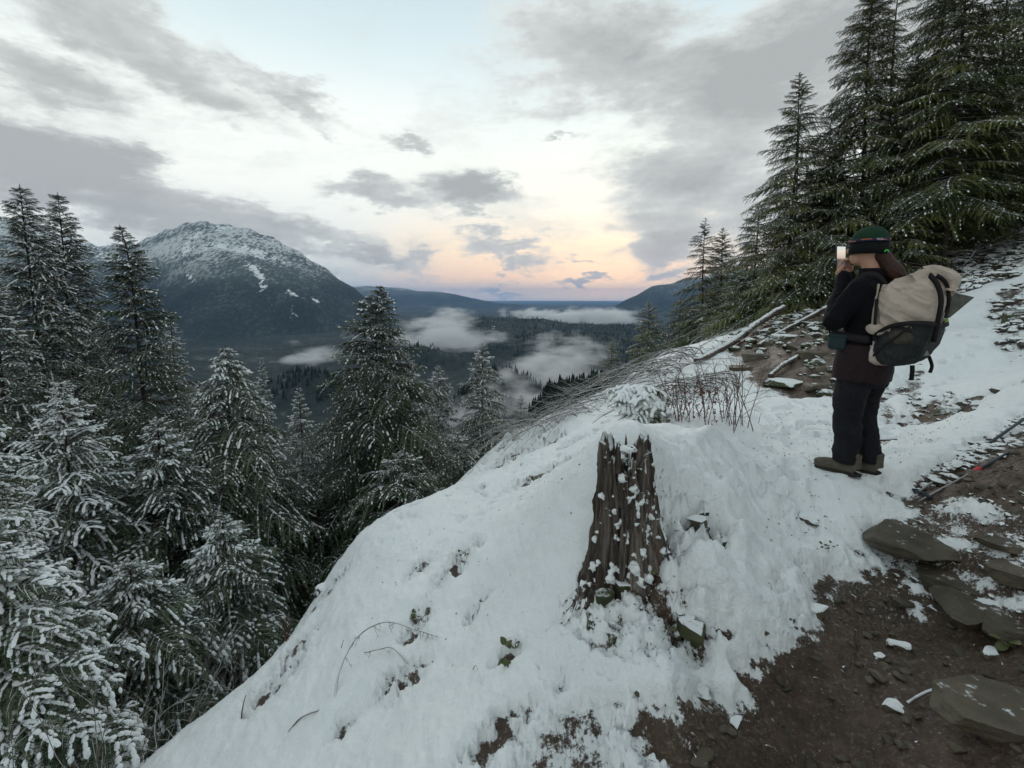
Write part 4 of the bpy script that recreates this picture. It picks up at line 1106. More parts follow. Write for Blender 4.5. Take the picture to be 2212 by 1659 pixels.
# phone
ph = empty('phone', (0, 0, 0))
Mh = Matrix.Translation((fx_, fy_, fz_)) @ Matrix.Rotation(R(FWD), 4, 'Z') @ Matrix.Rotation(R(2.2), 4, 'X') @ Matrix.Diagonal((PS * .94, PS * .94, PS, 1))
ph.matrix_world = Mh @ Matrix.Translation(tuple(PH + np.array([0, 0, .012]))) @ Euler((R(-6), 0, R(-20)), 'XYZ').to_matrix().to_4x4()
tag(ph, 'black phone with its bright screen lit, held up in both hands', 'phone')
def rbox(name, sx, sy, sz, mat, parent, bev=.004, loc=(0, 0, 0), seg=3, rot=(0, 0, 0)):
    bm = bmesh.new(); bmesh.ops.create_cube(bm, size=1); bmesh.ops.scale(bm, vec=(sx, sy, sz), verts=bm.verts)
    if bev: bmesh.ops.bevel(bm, geom=list(bm.edges), offset=bev, segments=seg, affect='EDGES', profile=.5)
    me = bpy.data.meshes.new(name); bm.to_mesh(me); bm.free(); me.materials.append(mat)
    for p in me.polygons: p.use_smooth = bev > 0
    o = link(bpy.data.objects.new(name, me), parent); o.location = loc; o.rotation_euler = rot; return o
rbox('phone_body', .078, .009, .160, M['phone'], ph, .004)
m, q, b = newmat('phone_screen_lit'); co = coords(q)
sp_ = q.n.new('ShaderNodeSeparateXYZ'); q.l.new(co, sp_.inputs[0])
img = q.ramp(q.m('MULTIPLY_ADD', sp_.outputs[2], 7.0, .5), [(.0, (.05, .07, .08)), (.35, (.10, .12, .13)), (.45, (.75, .55, .45)), (.75, (.95, .85, .70)), (1, (.8, .85, .85))])
q.put(b.inputs['Base Color'], (.02, .02, .02, 1)); q.put(b.inputs['Emission Color'], img); b.inputs['Emission Strength'].default_value = .75
rbox('screen', .068, .0016, .143, m, ph, 0, (0, -.0050, 0))

# pouch at the waist
po = empty('pouch', (0, 0, 0)); po.matrix_world = Mh @ Matrix.Translation((-.185, .10, .905)) @ Matrix.Rotation(R(20), 4, 'Z')
tag(po, 'dark teal pouch hanging at the waist of the hiker', 'pouch')
M['teal'] = simple('teal_shell', (.012, .028, .030), .6, .2, 30, .3)
rbox('pouch_body', .06, .11, .10, M['teal'], po, .022); rbox('pouch_flap', .064, .114, .030, M['teal'], po, .012, (0, 0, .045))
s = Soup(); limb(s, [(-.0, .05, .05), (.02, .06, .14), (.05, .02, .26)], [.006, .006, .006], 6); s.mesh('strap', [M['jacket']]).parent = po

# ------------------------------------------------------------------ backpack
M['canvas'] = simple('beige_ripstop', (.43, .355, .29), .75, .14, 9, .25, .35, .006)
M['mesh_dark'] = simple('dark_mesh_fabric', (.020, .022, .022), .7, .5, 70, .3, .5, .003)
M['mesh_brown'] = simple('brown_under_mesh', (.055, .046, .036), .75, .3, 30, .25, .4, .004)
M['webbing'] = simple('dark_webbing', (.016, .013, .014), .7, .3, 90, .2)
M['grey_patch'] = simple('grey_patch', (.16, .17, .155), .8, .2, 60)
M['lime'] = simple('lime_tag', (.20, .30, .05), .7, .2, 40)
bp = empty('backpack', (0, 0, 0)); bp.matrix_world = Mh @ Matrix.Translation((.0, -.055, .0)) @ Matrix.Translation((0, 0, 1.05)) @ Matrix.Rotation(R(5), 4, 'X') @ Matrix.Diagonal((.95, .79, .92, 1)) @ Matrix.Translation((0, 0, -1.05))
tag(bp, 'beige roll-top backpack with black mesh pockets worn by the hiker', 'backpack')
s = Soup()
rings(s, [(.0, -.10, .775, .11, .07), (.0, -.15, .80, .155, .13), (0, -.185, .87, .178, .165), (.005, -.20, .96, .188, .190), (.01, -.205, 1.04, .192, .196), (.01, -.20, 1.09, .186, .190), (.01, -.20, 1.12, .17, .175)], 30, 0, 2.7)
low = lump(s, 'mesh_pocket', [M['mesh_dark']], bp, .008, 2, .020, 9, seed=51)
s = Soup()
rings(s, [(0, -.17, 1.03, .165, .165), (.005, -.18, 1.08, .182, .188), (.005, -.185, 1.17, .190, .198), (.005, -.185, 1.25, .184, .190), (0, -.19, 1.31, .165, .170), (0, -.20, 1.355, .130, .135), (0, -.23, 1.385, .085, .095), (0, -.26, 1.40, .05, .06)], 30, 0, 2.5)
limb(s, [(-.10, -.20, 1.35), (-.03, -.25, 1.39), (.04, -.29, 1.40), (.09, -.33, 1.375)], [.055, .06, .062, .045], 14)
limb(s, [(.05, -.30, 1.40), (.06, -.38, 1.36), (.03, -.40, 1.29)], [.06, .055, .04], 14)
bag = lump(s, 'roll_top_bag', [M['canvas']], bp, .006, 1, .042, 8, (1, 1, 1), 57)
s = Soup(); rings(s, [(0, -.075, .765, .135, .065), (0, -.085, .79, .165, .085), (0, -.07, .84, .165, .07), (0, -.055, .90, .15, .05)], 26, 0, 2.6)
lump(s, 'bottom_panel', [M['canvas']], bp, .009, 3, .004, 10, seed=61)
s = Soup(); rings(s, [(0, -.03, .86, .145, .03), (0, -.02, 1.0, .15, .028), (0, -.02, 1.2, .145, .028), (0, -.03, 1.32, .12, .026)], 24, 0, 3)
lump(s, 'back_panel', [M['canvas']], bp, .009, 2, .003, 10, seed=63)
def band(name, path, w, th, mat, parent, n=18, upv=(0, 0, 1)):
    """flat strap following a path"""
    p = resample(path, n); t = np.gradient(p, axis=0); t /= np.linalg.norm(t, axis=1)[:, None]
    up_ = np.asarray(upv, float)
    a = np.cross(t, up_); a /= np.linalg.norm(a, axis=1)[:, None]; nn = np.cross(a, t)
    vs = np.stack([p - a * w / 2 - nn * th / 2, p + a * w / 2 - nn * th / 2, p + a * w / 2 + nn * th / 2, p - a * w / 2 + nn * th / 2], 1).reshape(-1, 3)
    i = np.arange(n * 4).reshape(n, 4); j = np.roll(i, -1, 1)
    s = Soup(); s.add(vs, np.concatenate([np.stack([i[:-1], i[1:], j[1:], j[:-1]], -1).reshape(-1, 4), [[0, 1, 2, 3], [n * 4 - 1, n * 4 - 2, n * 4 - 3, n * 4 - 4]]]))
    o = s.mesh(name, [mat]); o.parent = parent; return o
band('top_strap', [(-.05, -.22, 1.435), (-.055, -.33, 1.37), (-.06, -.398, 1.26), (-.06, -.412, 1.12), (-.055, -.415, .98)], .034, .004, M['webbing'], bp, upv=(1, 0, 0.01))
band('top_strap', [(-.02, -.30, 1.41), (.01, -.37, 1.36), (.03, -.405, 1.26), (.035, -.41, 1.17)], .026, .004, M['webbing'], bp, upv=(1, 0, .01))
rbox('buckle', .036, .014, .05, M['webbing'], bp, .004, (.035, -.415, 1.16))
band('pocket_hem', [(-.10, -.02, 1.00), (-.185, -.08, .985), (-.206, -.18, 1.05), (-.20, -.30, 1.09), (-.12, -.395, 1.10), (0, -.412, 1.085), (.12, -.40, 1.10), (.20, -.30, 1.10)], .03, .008, M['webbing'], bp, 36, upv=(-.3, -1, 0.2))
band('side_strap', [(-.15, -.01, 1.32), (-.175, -.03, 1.15), (-.17, -.05, .98)], .018, .004, M['canvas'], bp, upv=(1, 0, 0))
band('side_strap', [(-.16, -.02, 1.25), (-.19, -.06, 1.10), (-.18, -.08, .95)], .022, .004, M['webbing'], bp, upv=(1, 0, 0))
band('mesh_seam', [(-.20, -.32, 1.08), (-.205, -.24, .99), (-.20, -.15, .90), (-.16, -.09, .83)], .014, .005, M['webbing'], bp, upv=(1, 0, 0))
band('mesh_seam', [(-.10, -.405, 1.08), (-.12, -.395, .97), (-.10, -.36, .85)], .012, .005, M['webbing'], bp, upv=(0, 1, 0))
# what shows through the side mesh: a brown bundle
s = Soup(); ball(s, (-.165, -.25, .99), (.038, .085, .05), 12); lump(s, 'packed_bundle', [M['mesh_brown']], bp, .008, 2, .006, 14, seed=71)
s = Soup(); ball(s, (-.172, -.07, 1.015), (.028, .075, .040), 12); lump(s, 'side_pocket_lining', [M['canvas']], bp, .007, 2, .003, 14, seed=72)
band('loose_strap', [(-.02, -.30, .80), (-.02, -.31, .76), (-.015, -.315, .70)], .032, .004, M['webbing'], bp, upv=(1, 0, 0))
band('loose_strap', [(.12, -.33, .86), (.13, -.36, .80), (.125, -.36, .75)], .024, .004, M['webbing'], bp, upv=(1, 0, 0))
# grey flap sticking out on the far side
s = Soup(); s.add([(.17, -.30, 1.30), (.20, -.20, 1.10), (.13, -.39, 1.13), (.245, -.46, 1.27), (.175, -.305, 1.305), (.21, -.20, 1.105), (.14, -.395, 1.135), (.25, -.465, 1.275)],
    [(0, 3, 2), (0, 2, 1), (4, 6, 7), (4, 5, 6), (0, 4, 7), (0, 7, 3), (3, 7, 6), (3, 6, 2), (2, 6, 5), (2, 5, 1), (1, 5, 4), (1, 4, 0)])
M['grey_cloth'] = simple('grey_cloth', (.10, .10, .085), .8, .3, 30)
s.mesh('side_flap', [M['grey_cloth']], smooth=False).parent = bp
s = Soup(); s.add([(0, 0, .022), (-.028, 0, -.016), (.028, 0, -.012), (0, .003, .022), (-.028, .003, -.016), (.028, .003, -.012)], [(0, 1, 2), (5, 4, 3), (0, 3, 4), (0, 4, 1), (1, 4, 5), (1, 5, 2), (2, 5, 3), (2, 3, 0)])
o = s.mesh('triangle_patch', [M['grey_patch']], smooth=False); o.parent = bp; o.location = (-.085, -.405, .905); o.rotation_euler = (R(-12), 0, R(-14))
for dx_ in (-.014, 0, .014):
    rbox('white_mark', .010, .003, .016, M['white_print'], bp, .001, (.125 + dx_, -.392 + abs(dx_) * .3, 1.045 + .006 * (dx_ == 0)), rot=(0, R(20), R(30)))
o = rbox('maker_label', .05, .003, .045, M['grey_patch'], bp, .001, (.14, -.372, 1.245), rot=(R(5), 0, R(38)))
for k in range(3): rbox('label_line', .036 - .008 * k, .002, .004, M['navy'], o, 0, (0, -.0028, .010 - .010 * k))
s = Soup(); s.add([(0, 0, .035), (-.022, -.002, .01), (-.016, -.004, -.03), (.018, -.003, -.032), (.02, -.002, .005), (0, .004, .035), (-.022, .003, .01), (-.016, .003, -.03), (.018, .003, -.032), (.02, .003, .005)],
    [(0, 1, 4), (1, 2, 3), (1, 3, 4), (5, 9, 6), (6, 8, 7), (6, 9, 8), (0, 5, 6), (0, 6, 1), (1, 6, 7), (1, 7, 2), (2, 7, 8), (2, 8, 3), (3, 8, 9), (3, 9, 4), (4, 9, 5), (4, 5, 0)])
o = s.mesh('lime_tag', [M['lime']], smooth=False); o.parent = bp; o.location = (.065, -.410, 1.115)
tx_ = bpy.data.curves.new('pocket_lettering', 'FONT'); tx_.body = 'Gossamer'; tx_.size = .026; tx_.extrude = .0005; tx_.align_x = 'CENTER'
to = text_mesh('pocket_lettering', tx_, bp)
to.matrix_local = Matrix.Translation((-.192, -.095, .885)) @ Matrix.Rotation(R(-75), 4, 'Z') @ Matrix.Rotation(R(90), 4, 'X') @ Matrix.Rotation(R(90), 4, 'Z')
# shoulder and hip straps
for sg in (-1, 1):
    x = sg * .085
    band('shoulder_strap', [(x * .8, -.02 + .0, 1.30), (x * 1.0 - .015, .06, 1.372), (x * 1.15 - .02, .16, 1.345), (x * 1.35, .235, 1.22), (x * 1.6, .22, 1.06), (x * 2.0, .12, .97)], .055, .012, M['webbing'], bp, 24, upv=(1, 0, 0.001))
rbox('hip_belt', .41, .32, .055, M['webbing'], bp, .024, (0, .105, .935), seg=5)
# ------------------------------------------------------------------ stump
def stump():
    foot = at(1335, 1275, 2.22); x0, y0 = foot[0], foot[1]
    z0 = foot[2] - .10
    top = at(1345, 930, 2.32)
    H = (top[2] - z0) * 1.10
    root = empty('tree_stump', (x0, y0, z0)); tag(root, 'tall weathered brown stump with jagged splintered top standing in the snow', 'stump')
    rnd = np.random.RandomState(12)
    A = 150; K = 90
    a = np.linspace(0, 2 * math.pi, A, endpoint=False)
    # ragged top: one high splinter at the left, lower towards the right and front
    toph = H * (.86 + .05 * np.sin(a * 3 + 1) + .13 * np.exp(-((a - math.pi * 1.03) / .16) ** 2) + .07 * np.exp(-((a - math.pi * 1.22) / .07) ** 2) - .26 * np.exp(-((a - math.pi * 1.75) / .42) ** 2) - .16 * np.exp(-((a - math.pi * 1.45) / .20) ** 2)
                + .05 * np.sign(np.sin(a * 17)) * rnd.uniform(.3, 1, A))
    V = []
    for k in range(K):
        t = k / (K - 1)
        z = toph * t
        flare = 1 + .45 * np.exp(-z / .10) + .05 * (1 - z / H)
        but = 1 + (.22 * np.exp(-z / .25)) * np.maximum(0, np.cos(a - math.pi * 1.12)) ** 3 * 5.0 + .5 * np.exp(-z / .35) * np.maximum(0, np.cos(a - math.pi * 1.86)) ** 2
        ca, sa = np.cos(a), np.sin(a)
        st = ridged(a * 7.0, z * 1.6 + a * .5, 3, .6, 5) * .10 + ridged(a * 17 + .6 * np.sin(z * 5), z * 2.5, 3, .6, 8) * .06 + fbm(a * 14, z * 12, 3, .6, 9) * .035
        crack = -.16 * np.exp(-((np.mod(a + .06 * np.sin(z * 7) - 4.05, 2 * math.pi)) / .05 - 1) ** 2) - .12 * np.exp(-((a + .05 * np.sin(z * 9) - 4.75) / .035) ** 2) - .12 * np.exp(-((a + .08 * np.sin(z * 6) - 5.25) / .04) ** 2)
        r = .104 * flare * but * (1 + st * 2.1 + crack * 2.0) * (1 + .95 * (1 - t) ** 1.1 * np.maximum(0, np.cos(a)) ** .8)
        lean = .015 * t
        V.append(np.stack([r * ca + lean, r * sa * .95, z + 0 * a], -1))
    # inside, rotten and hollow
    for k in range(14):
        t = k / 13
        V.append(np.stack([(.118 * .78 * (1 - .5 * t) * np.cos(a)) + .015, .118 * .74 * (1 - .5 * t) * np.sin(a), toph * (1 - .0) - .02 - .22 * t * H * .6], -1))
    V = np.array(V); n = len(V)
    i = np.arange(n * A).reshape(n, A); j = np.roll(i, -1, 1)
    m, q, b = newmat('stump_wood'); P = coords(q)
    fib = q.noise(q.v('MULTIPLY', P, (38, 38, 2.2)), 1.0, 8, .7); wide = q.noise(q.v('MULTIPLY', P, (9, 9, 1.3)), 1.0, 5, .6)
    col = q.ramp(q.m('MULTIPLY_ADD', fib, .6, q.m('MULTIPLY', wide, .4)), [(.36, (.014, .011, .009)), (.46, (.065, .050, .040)), (.56, (.18, .150, .125)), (.68, (.34, .31, .275))])
    rot = q.smooth(wide, .60, .72); col = q.mix(q.m('MULTIPLY', rot, .6), col, (.11, .050, .030))
    G_ = geo_pos(q)
    nz = q.m('MULTIPLY_ADD', q.m('SUBTRACT', q.noise(G_, 32, 5, .65), .5), 1.6, up(q))
    sn = q.smooth(nz, .52, .66)
    q.put(b.inputs['Base Color'], q.mix(sn, col, SNOW)); b.inputs['Roughness'].default_value = .85; b.inputs['Specular IOR Level'].default_value = .25
    bump(q, b, q.m('MULTIPLY_ADD', sn, .5, fib), 1.0, .02)
    M['stump'] = m
    t_ = mesh_np('stump_trunk', V.reshape(-1, 3), np.stack([i[:-1], j[:-1], j[1:], i[1:]], -1).reshape(-1, 4), [m], root)
    # separate splinters standing on the rim and long slabs peeling off the side
    for k in range(17):
        aa = rnd.uniform(math.pi * .9, math.pi * 1.95) if k < 12 else rnd.uniform(0, math.pi * .9)
        w = rnd.uniform(.015, .035); h = rnd.uniform(.10, .30) if k > 6 else rnd.uniform(.25, .55)
        zt = np.interp(aa, a, toph) + rnd.uniform(-.10, .03) if k > 6 else rnd.uniform(.35, .75) * H
        th = rnd.uniform(.010, .022); rr = .118 * (1 + .12 * (1 - zt / H)) + .006
        s = Soup(); m_ = 8
        for face in (0,):
            zz = np.linspace(0, 1, m_); ww = w * (1 - zz ** 3 * .8) * (1 + .2 * np.sin(zz * 9 + k))
            jit = rnd.uniform(-.006, .006, m_)
            vs = []
            for u in range(m_): vs += [(-ww[u] / 2 + jit[u], 0, zz[u] * h), (ww[u] / 2 + jit[u], 0, zz[u] * h * .97), (ww[u] / 2.4 + jit[u], th, zz[u] * h * .97), (-ww[u] / 2.4 + jit[u], th, zz[u] * h)]
            ii = np.arange(m_ * 4).reshape(m_, 4); jj = np.roll(ii, -1, 1)
            s.add(vs, np.concatenate([np.stack([ii[:-1], jj[:-1], jj[1:], ii[1:]], -1).reshape(-1, 4), [[3, 2, 1, 0], [m_ * 4 - 4, m_ * 4 - 3, m_ * 4 - 2, m_ * 4 - 1]]]))
        o = s.mesh('splinter', [m]); o.parent = root
        o.location = (rr * math.cos(aa) + .02, rr * math.sin(aa) * .95, zt - h * .8); o.rotation_euler = (R(rnd.uniform(-5, 5)), R(rnd.uniform(-4, 4)), aa + R(90))
    # snow that stuck in clumps down the weather side
    s = Soup(); rs_ = np.random.RandomState(22)
    flat = V[:K]
    cl_ = [(rs_.choice([rs_.uniform(math.pi * 1.50, math.pi * 2.05), rs_.uniform(math.pi * 1.15, math.pi * 1.6)], p=[.75, .25]), rs_.uniform(0.02, .97) ** 1.35, rs_.uniform(.3, 1.2)) for _ in range(95)]
    for k in range(900):
        c_ = cl_[k % 95]; aa = c_[0] + rs_.normal(0, .09) * c_[2]; t = min(.97, max(.02, c_[1] + rs_.normal(0, .022) * c_[2]))
        ia = int(aa / (2 * math.pi) * A) % A; kk = int(t * (K - 1))
        c = flat[kk, ia]
        r = (.004 + .013 * rs_.rand() ** 1.6) * (1.35 - .5 * t)
        nrm = np.array([math.cos(aa), math.sin(aa), .25]); c = c + nrm * r * .15
        dv = _DV * np.array([1, 1, .9]) * r * rs_.uniform(.7, 1.35, 3)
        dv = dv * (1 + rs_.uniform(-.2, .2, (13, 1)))
        s.add(dv + c, _DF)
    # cap of snow on the top
    for k in range(60):
        aa = rs_.uniform(0, 2 * math.pi); rr = .105 * math.sqrt(rs_.rand()); zt = np.interp(aa, a, toph)
        r = rs_.uniform(.015, .035)
        c = (rr * math.cos(aa) + .015, rr * math.sin(aa), zt - .03 - (.02 if rr > .08 else .04))
        s.add(_DV * np.array([r * 1.2, r * 1.2, r * .8]) * (1 + rs_.uniform(-.15, .15, (13, 1))) + c, _DF)
    o = lump(s, 'snow_clumps', [M['snow']], root, .0055, 1, .0035, 60, seed=77); o['kind'] = 'stuff'
    return root
stump()

# ------------------------------------------------------------------ rocks
def rock_mesh(name, seed, sub=4, dims=(1, 1, .5), planes=9, flat_top=.0, mat='rock', cap=False, capn=.55):
    rnd = np.random.RandomState(seed)
    bm = bmesh.new(); bmesh.ops.create_icosphere(bm, subdivisions=sub, radius=1)
    bm.verts.ensure_lookup_table()
    co = np.array([v.co[:] for v in bm.verts])
    for k in range(planes):
        nrm = rnd.normal(0, 1, 3); nrm /= np.linalg.norm(nrm); dd = rnd.uniform(.50, .82)
        e = co @ nrm - dd; e = np.maximum(e, 0); co = co - e[:, None] * nrm * .96
    for k in range(6):
        an_ = rnd.uniform(0, 6.28); nrm = np.array([math.cos(an_), math.sin(an_), rnd.uniform(-.1, .35)]); nrm /= np.linalg.norm(nrm)
        e = np.maximum(co @ nrm - rnd.uniform(.42, .72), 0); co = co - e[:, None] * nrm * .97
    if flat_top:
        nrm = np.array([rnd.uniform(-.15, .15), rnd.uniform(-.15, .15), 1]); nrm /= np.linalg.norm(nrm)
        e = np.maximum(co @ nrm - flat_top, 0); co = co - e[:, None] * nrm * .97
    co = co * np.array(dims)
    L = max(dims)
    n1 = fbm(co[:, 0] * 3 / L + seed, co[:, 1] * 3 / L + co[:, 2] * 2 / L, 4, .55, seed); n2 = ridged(co[:, 0] * 4 / L, co[:, 2] * 9 / L + co[:, 1] * 2 / L + seed, 3, .6, seed + 5)
    un = co / (np.linalg.norm(co, axis=1)[:, None] + 1e-9)
    n3 = ridged(co[:, 0] * 11 / L + seed, co[:, 1] * 11 / L + co[:, 2] * 14 / L, 4, .6, seed + 9)
    co = co + un * (n1 * .05 * L * .6 + n2 * .022 * L + n3 * .012 * L)[:, None]
    for v, c in zip(bm.verts, co): v.co = c
    bm.normal_update()
    me = bpy.data.meshes.new(name); bm.to_mesh(me); me.materials.append(M[mat])
    for p in me.polygons: p.use_smooth = True
    cm = None
    if cap:
        top = [f for f in bm.faces if f.normal.z > capn]
        res = bmesh.ops.duplicate(bm, geom=top)
        keepf = [g_ for g_ in res['geom'] if isinstance(g_, bmesh.types.BMFace)]
        bmesh.ops.delete(bm, geom=[f for f in bm.faces if f not in set(keepf)], context='FACES')
        bm.verts.ensure_lookup_table()
        edge = {v for e_ in bm.edges if e_.is_boundary for v in e_.verts}
        for v in bm.verts:
            if v in edge: v.co += Vector((0, 0, -.003 * L)); 
            else: v.co += Vector((0, 0, (.05 + .03 * float(vn2(np.array(v.co.x * 6 / L), np.array(v.co.y * 6 / L), seed))) * L ** .7 * .5))
        for _ in range(2): bmesh.ops.smooth_vert(bm, verts=[v for v in bm.verts if v not in edge], factor=.5, use_axis_x=True, use_axis_y=True, use_axis_z=True)
        cm = bpy.data.meshes.new('snow_cap'); bm.to_mesh(cm); cm.materials.append(M['snow'])
        for p in cm.polygons: p.use_smooth = True
    bm.free()
    return me, cm
def rock(sx, sy, w_px, h_ratio, label, seed, mat='rock', cap=False, depth_r=.8, rot=0, sink=.35, flat=.3, group=None, tilt=(0, 0), capn=.55, name='rock', cat='rock', lift=0.0):
    h_ = hit(sx, sy)
    if h_ is None: return
    x, y = h_; dep = y * math.cos(PITCH) - (gh(x, y) - CAM_Z) * math.sin(PITCH)
    L = w_px / F_PX * dep / 2
    me, cm = rock_mesh(name, seed, 5 if w_px > 110 else 4 if w_px > 50 else 3, (L, L * depth_r, L * h_ratio), 9, flat, mat, cap, capn)
    o = link(bpy.data.objects.new(name, me)); o.location = (x, y, gh(x, y) + L * h_ratio * (1 - 2 * sink) * .6 + lift); o.rotation_euler = (R(tilt[0]), R(tilt[1]), R(rot))
    if cm: c = link(bpy.data.objects.new('snow_cap', cm), o)
    return tag(o, label, cat, group)
rock(1990, 1165, 330, .15, 'broad flat olive-brown slab sunk in the path behind the muddy patch', 3, 'rock', rot=12, flat=.35, sink=.78)
rock(2055, 1240, 240, .26, 'angular brown stone in front of the broad flat slab', 8, 'rock', rot=-20, flat=.3, sink=.62)
rock(2150, 1560, 330, .30, 'large dark slab with an undercut edge in the lower right corner', 14, 'rock', rot=8, flat=.25, sink=.3, depth_r=.7, lift=.03)
rock(2140, 1318, 260, .2, 'wide brown ledge sunk in the soil below the angular stone', 19, 'rock', rot=5, flat=.3, sink=.6)
rock(1755, 1318, 78, .50, 'loaf-shaped stone under a thick snow cap beside the muddy patch', 21, 'rock', cap=True, rot=-10, sink=.3, depth_r=.8)
rock(1938, 1532, 66, .32, 'pointed flat stone with a bright white snow top on the mud', 25, 'rock', cap=True, rot=-35, sink=.3, capn=.4)
rock(1942, 1402, 80, .28, 'long thin stone with a snow stripe lying on the mud', 27, 'rock', cap=True, rot=-22, depth_r=.35, sink=.3, capn=.4)
rock(1902, 1420, 36, .5, 'small round snow-topped stone left of the long thin stone', 29, 'rock', cap=True, sink=.3)
rock(2180, 1350, 190, .35, 'dark stone rising at the right edge above the corner slab', 31, 'rock', rot=20, sink=.5)
rock(2185, 1250, 170, .35, 'brown wedge stone at the right edge between snow patches', 33, 'rock', rot=-12, sink=.45)
rock(2165, 1190, 120, .25, 'flat grey stone at the right edge below the trekking poles', 34, 'rock', rot=15, sink=.5)
rock(2205, 690, 110, .62, 'mossy grey boulder at the right edge on the snowy slope', 37, 'rock_mossy', rot=30, sink=.3, flat=.5)
rock(2048, 892, 76, .45, 'dark mossy rock half buried in snow below the backpack', 39, 'rock_mossy', rot=0, sink=.35, flat=.5)
rock(2180, 845, 90, .35, 'snowy flat rock at the right edge above the scree', 41, 'rock_snowy', rot=5, cap=True, sink=.4)
rock(1530, 1128, 80, .45, 'dark stone peeping out under a snow ledge right of the stump', 43, 'rock_mossy', rot=10, sink=.3, depth_r=.5, lift=.05)
rock(1508, 1165, 62, .6, 'square stone with a white top in the hollow right of the stump', 45, 'rock', cap=True, rot=-25, sink=.25, lift=.05)
rock(1490, 1385, 100, .55, 'mossy green stone dusted with snow in front of the stump', 47, 'rock_mossy', rot=-15, sink=.3, flat=.5, lift=.05)
rock(1350, 1283, 66, .55, 'small snow-capped stone at the foot of the stump', 49, 'rock_mossy', cap=True, sink=.3, lift=.05)
rock(1432, 1216, 56, .55, 'snow-capped stone right beside the stump root', 51, 'rock_mossy', cap=True, sink=.25, lift=.05)
rock(1560, 1222, 44, .5, 'little dark stone in a snow hole on the berm', 53, 'rock', cap=True, sink=.4, lift=.05)
rock(1745, 1140, 75, .34, 'flat stone under a snow crust in front of the boots', 55, 'rock_snowy', cap=True, rot=8, sink=.35, lift=.05)
rock(1510, 1640, 60, .4, 'dusted stone lying on the mud at the bottom edge', 57, 'rock', rot=30, sink=.35)
rock(1760, 1420, 44, .35, 'thin pale chip of stone in the middle of the mud', 59, 'rock', rot=-30, sink=.3, depth_r=.5)
rock(1590, 1555, 60, .35, 'snow-speckled flat stone on the mud left of the middle', 61, 'rock_snowy', rot=40, sink=.4, depth_r=.6)
rock(700, 1275, 60, .6, 'dark stone showing at the rim of the snowfield beside the trees', 63, 'rock_snowy', rot=10, sink=.25, cap=True)
rock(2140, 1420, 60, .5, 'brown leaf-strewn stone with snow knobs right of the mud', 64, 'rock', rot=10, sink=.3, cap=True, capn=.7)
for k, (sx, sy, w, rr) in enumerate([(1700, 830, 130, 5), (1640, 770, 110, -10), (1750, 770, 120, 15), (1690, 730, 120, 0), (1600, 800, 90, 10), (1770, 835, 100, 0), (1740, 700, 90, 20)]):
    rock(sx, sy, w, .30, ['long worn ledge at the near side of the bare path beyond the hiker', 'dark ledge at the left end of the bare bank', 'stepped slab in the bare bank just left of the hiker', 'overhanging slab in the middle of the bare bank',
         'low stone at the left tip of the bare path', 'rounded slab touching the trousers in view, on the bare path', 'upper slab of the bare bank near the log top'][k], 70 + k, 'rock' if k % 3 else 'rock_mossy', rot=rr, sink=.4, depth_r=.7)
# snow humps ploughed up along the beaten path are part of the snow surface; loose stones and scree are too many to count
def scatter(name, pg, n, r0, r1, label, cat, seed, mat, flat=.55, capm=None):
    rnd = np.random.RandomState(seed)
    lo = pg.min(0); hi = pg.max(0)
    p = np.stack([rnd.uniform(lo[0], hi[0], n * 6), rnd.uniform(lo[1], hi[1], n * 6)], -1)
    p = p[sdf(p[:, 0], p[:, 1], pg) > -.05][:n]
    z = ground_rough(p[:, 0], p[:, 1])
    bm = bmesh.new(); bmesh.ops.create_icosphere(bm, subdivisions=2, radius=1)
    base = np.array([v.co[:] for v in bm.verts]); fa = np.array([[v.index for v in f.verts] for f in bm.faces]); bm.free()
    vars_ = []
    for k in range(8):
        c = base.copy()
        for _ in range(6):
            nrm = rnd.normal(0, 1, 3); nrm /= np.linalg.norm(nrm); e = np.maximum(c @ nrm - rnd.uniform(.45, .8), 0); c = c - e[:, None] * nrm
        vars_.append(c * (1, .8, flat))
    s = Soup()
    dist = np.hypot(p[:, 0], p[:, 1])
    for (x, y), zz, ds in zip(p, z, dist):
        r = r0 + (r1 - r0) * rnd.rand() ** 2.2
        a = rnd.uniform(0, 6.28); c = vars_[rnd.randint(8)] * r * rnd.uniform(.8, 1.25, 3)
        c = np.stack([c[:, 0] * math.cos(a) - c[:, 1] * math.sin(a), c[:, 0] * math.sin(a) + c[:, 1] * math.cos(a), c[:, 2]], -1)
        s.add(c + (x, y, zz + r * flat * .25), fa)
    return tag(s.mesh(name, [M[mat]], smooth=False), label, cat, kind='stuff')
scatter('scree', PG_SCREE, 420, .012, .05, 'loose snow-dusted stones along the trekking poles', 'scree', 1, 'stone_small')
scatter('scree', PG_STONY, 500, .03, .16, 'snowy scree on the upper slope below the wood', 'scree', 2, 'stone_small')
scatter('scree', PG_STONY2, 260, .02, .10, 'snowy scree around the boulder at the right edge', 'scree', 3, 'stone_small')
scatter('scree', PG_STONY3, 180, .01, .05, 'scattered stones poking through snow below the backpack', 'scree', 4, 'stone_small')
scatter('scree', PG_BANK, 420, .03, .15, 'broken stones on the bare bank beyond the trail', 'scree', 5, 'rock_mossy')
scatter('gravel', PG_DIRT, 1500, .003, .026, 'small wet pebbles pressed into the muddy path', 'gravel', 6, 'rock')
scatter('stones', PG_DIRT, 130, .015, .055, 'half-buried stones in the muddy path', 'stones', 16, 'rock')
scatter('stones', PG_MESSY, 90, .015, .06, 'mossy stones between snow pillows right of the stump', 'stones', 17, 'rock_mossy')
scatter('gravel', PG_ROCKY, 380, .004, .022, 'small stones between the slabs right of the mud', 'gravel', 7, 'stone_small')
scatter('gravel', PG_CUT, 160, .005, .03, 'stones in the dark cut bank below the poles', 'gravel', 8, 'rock')

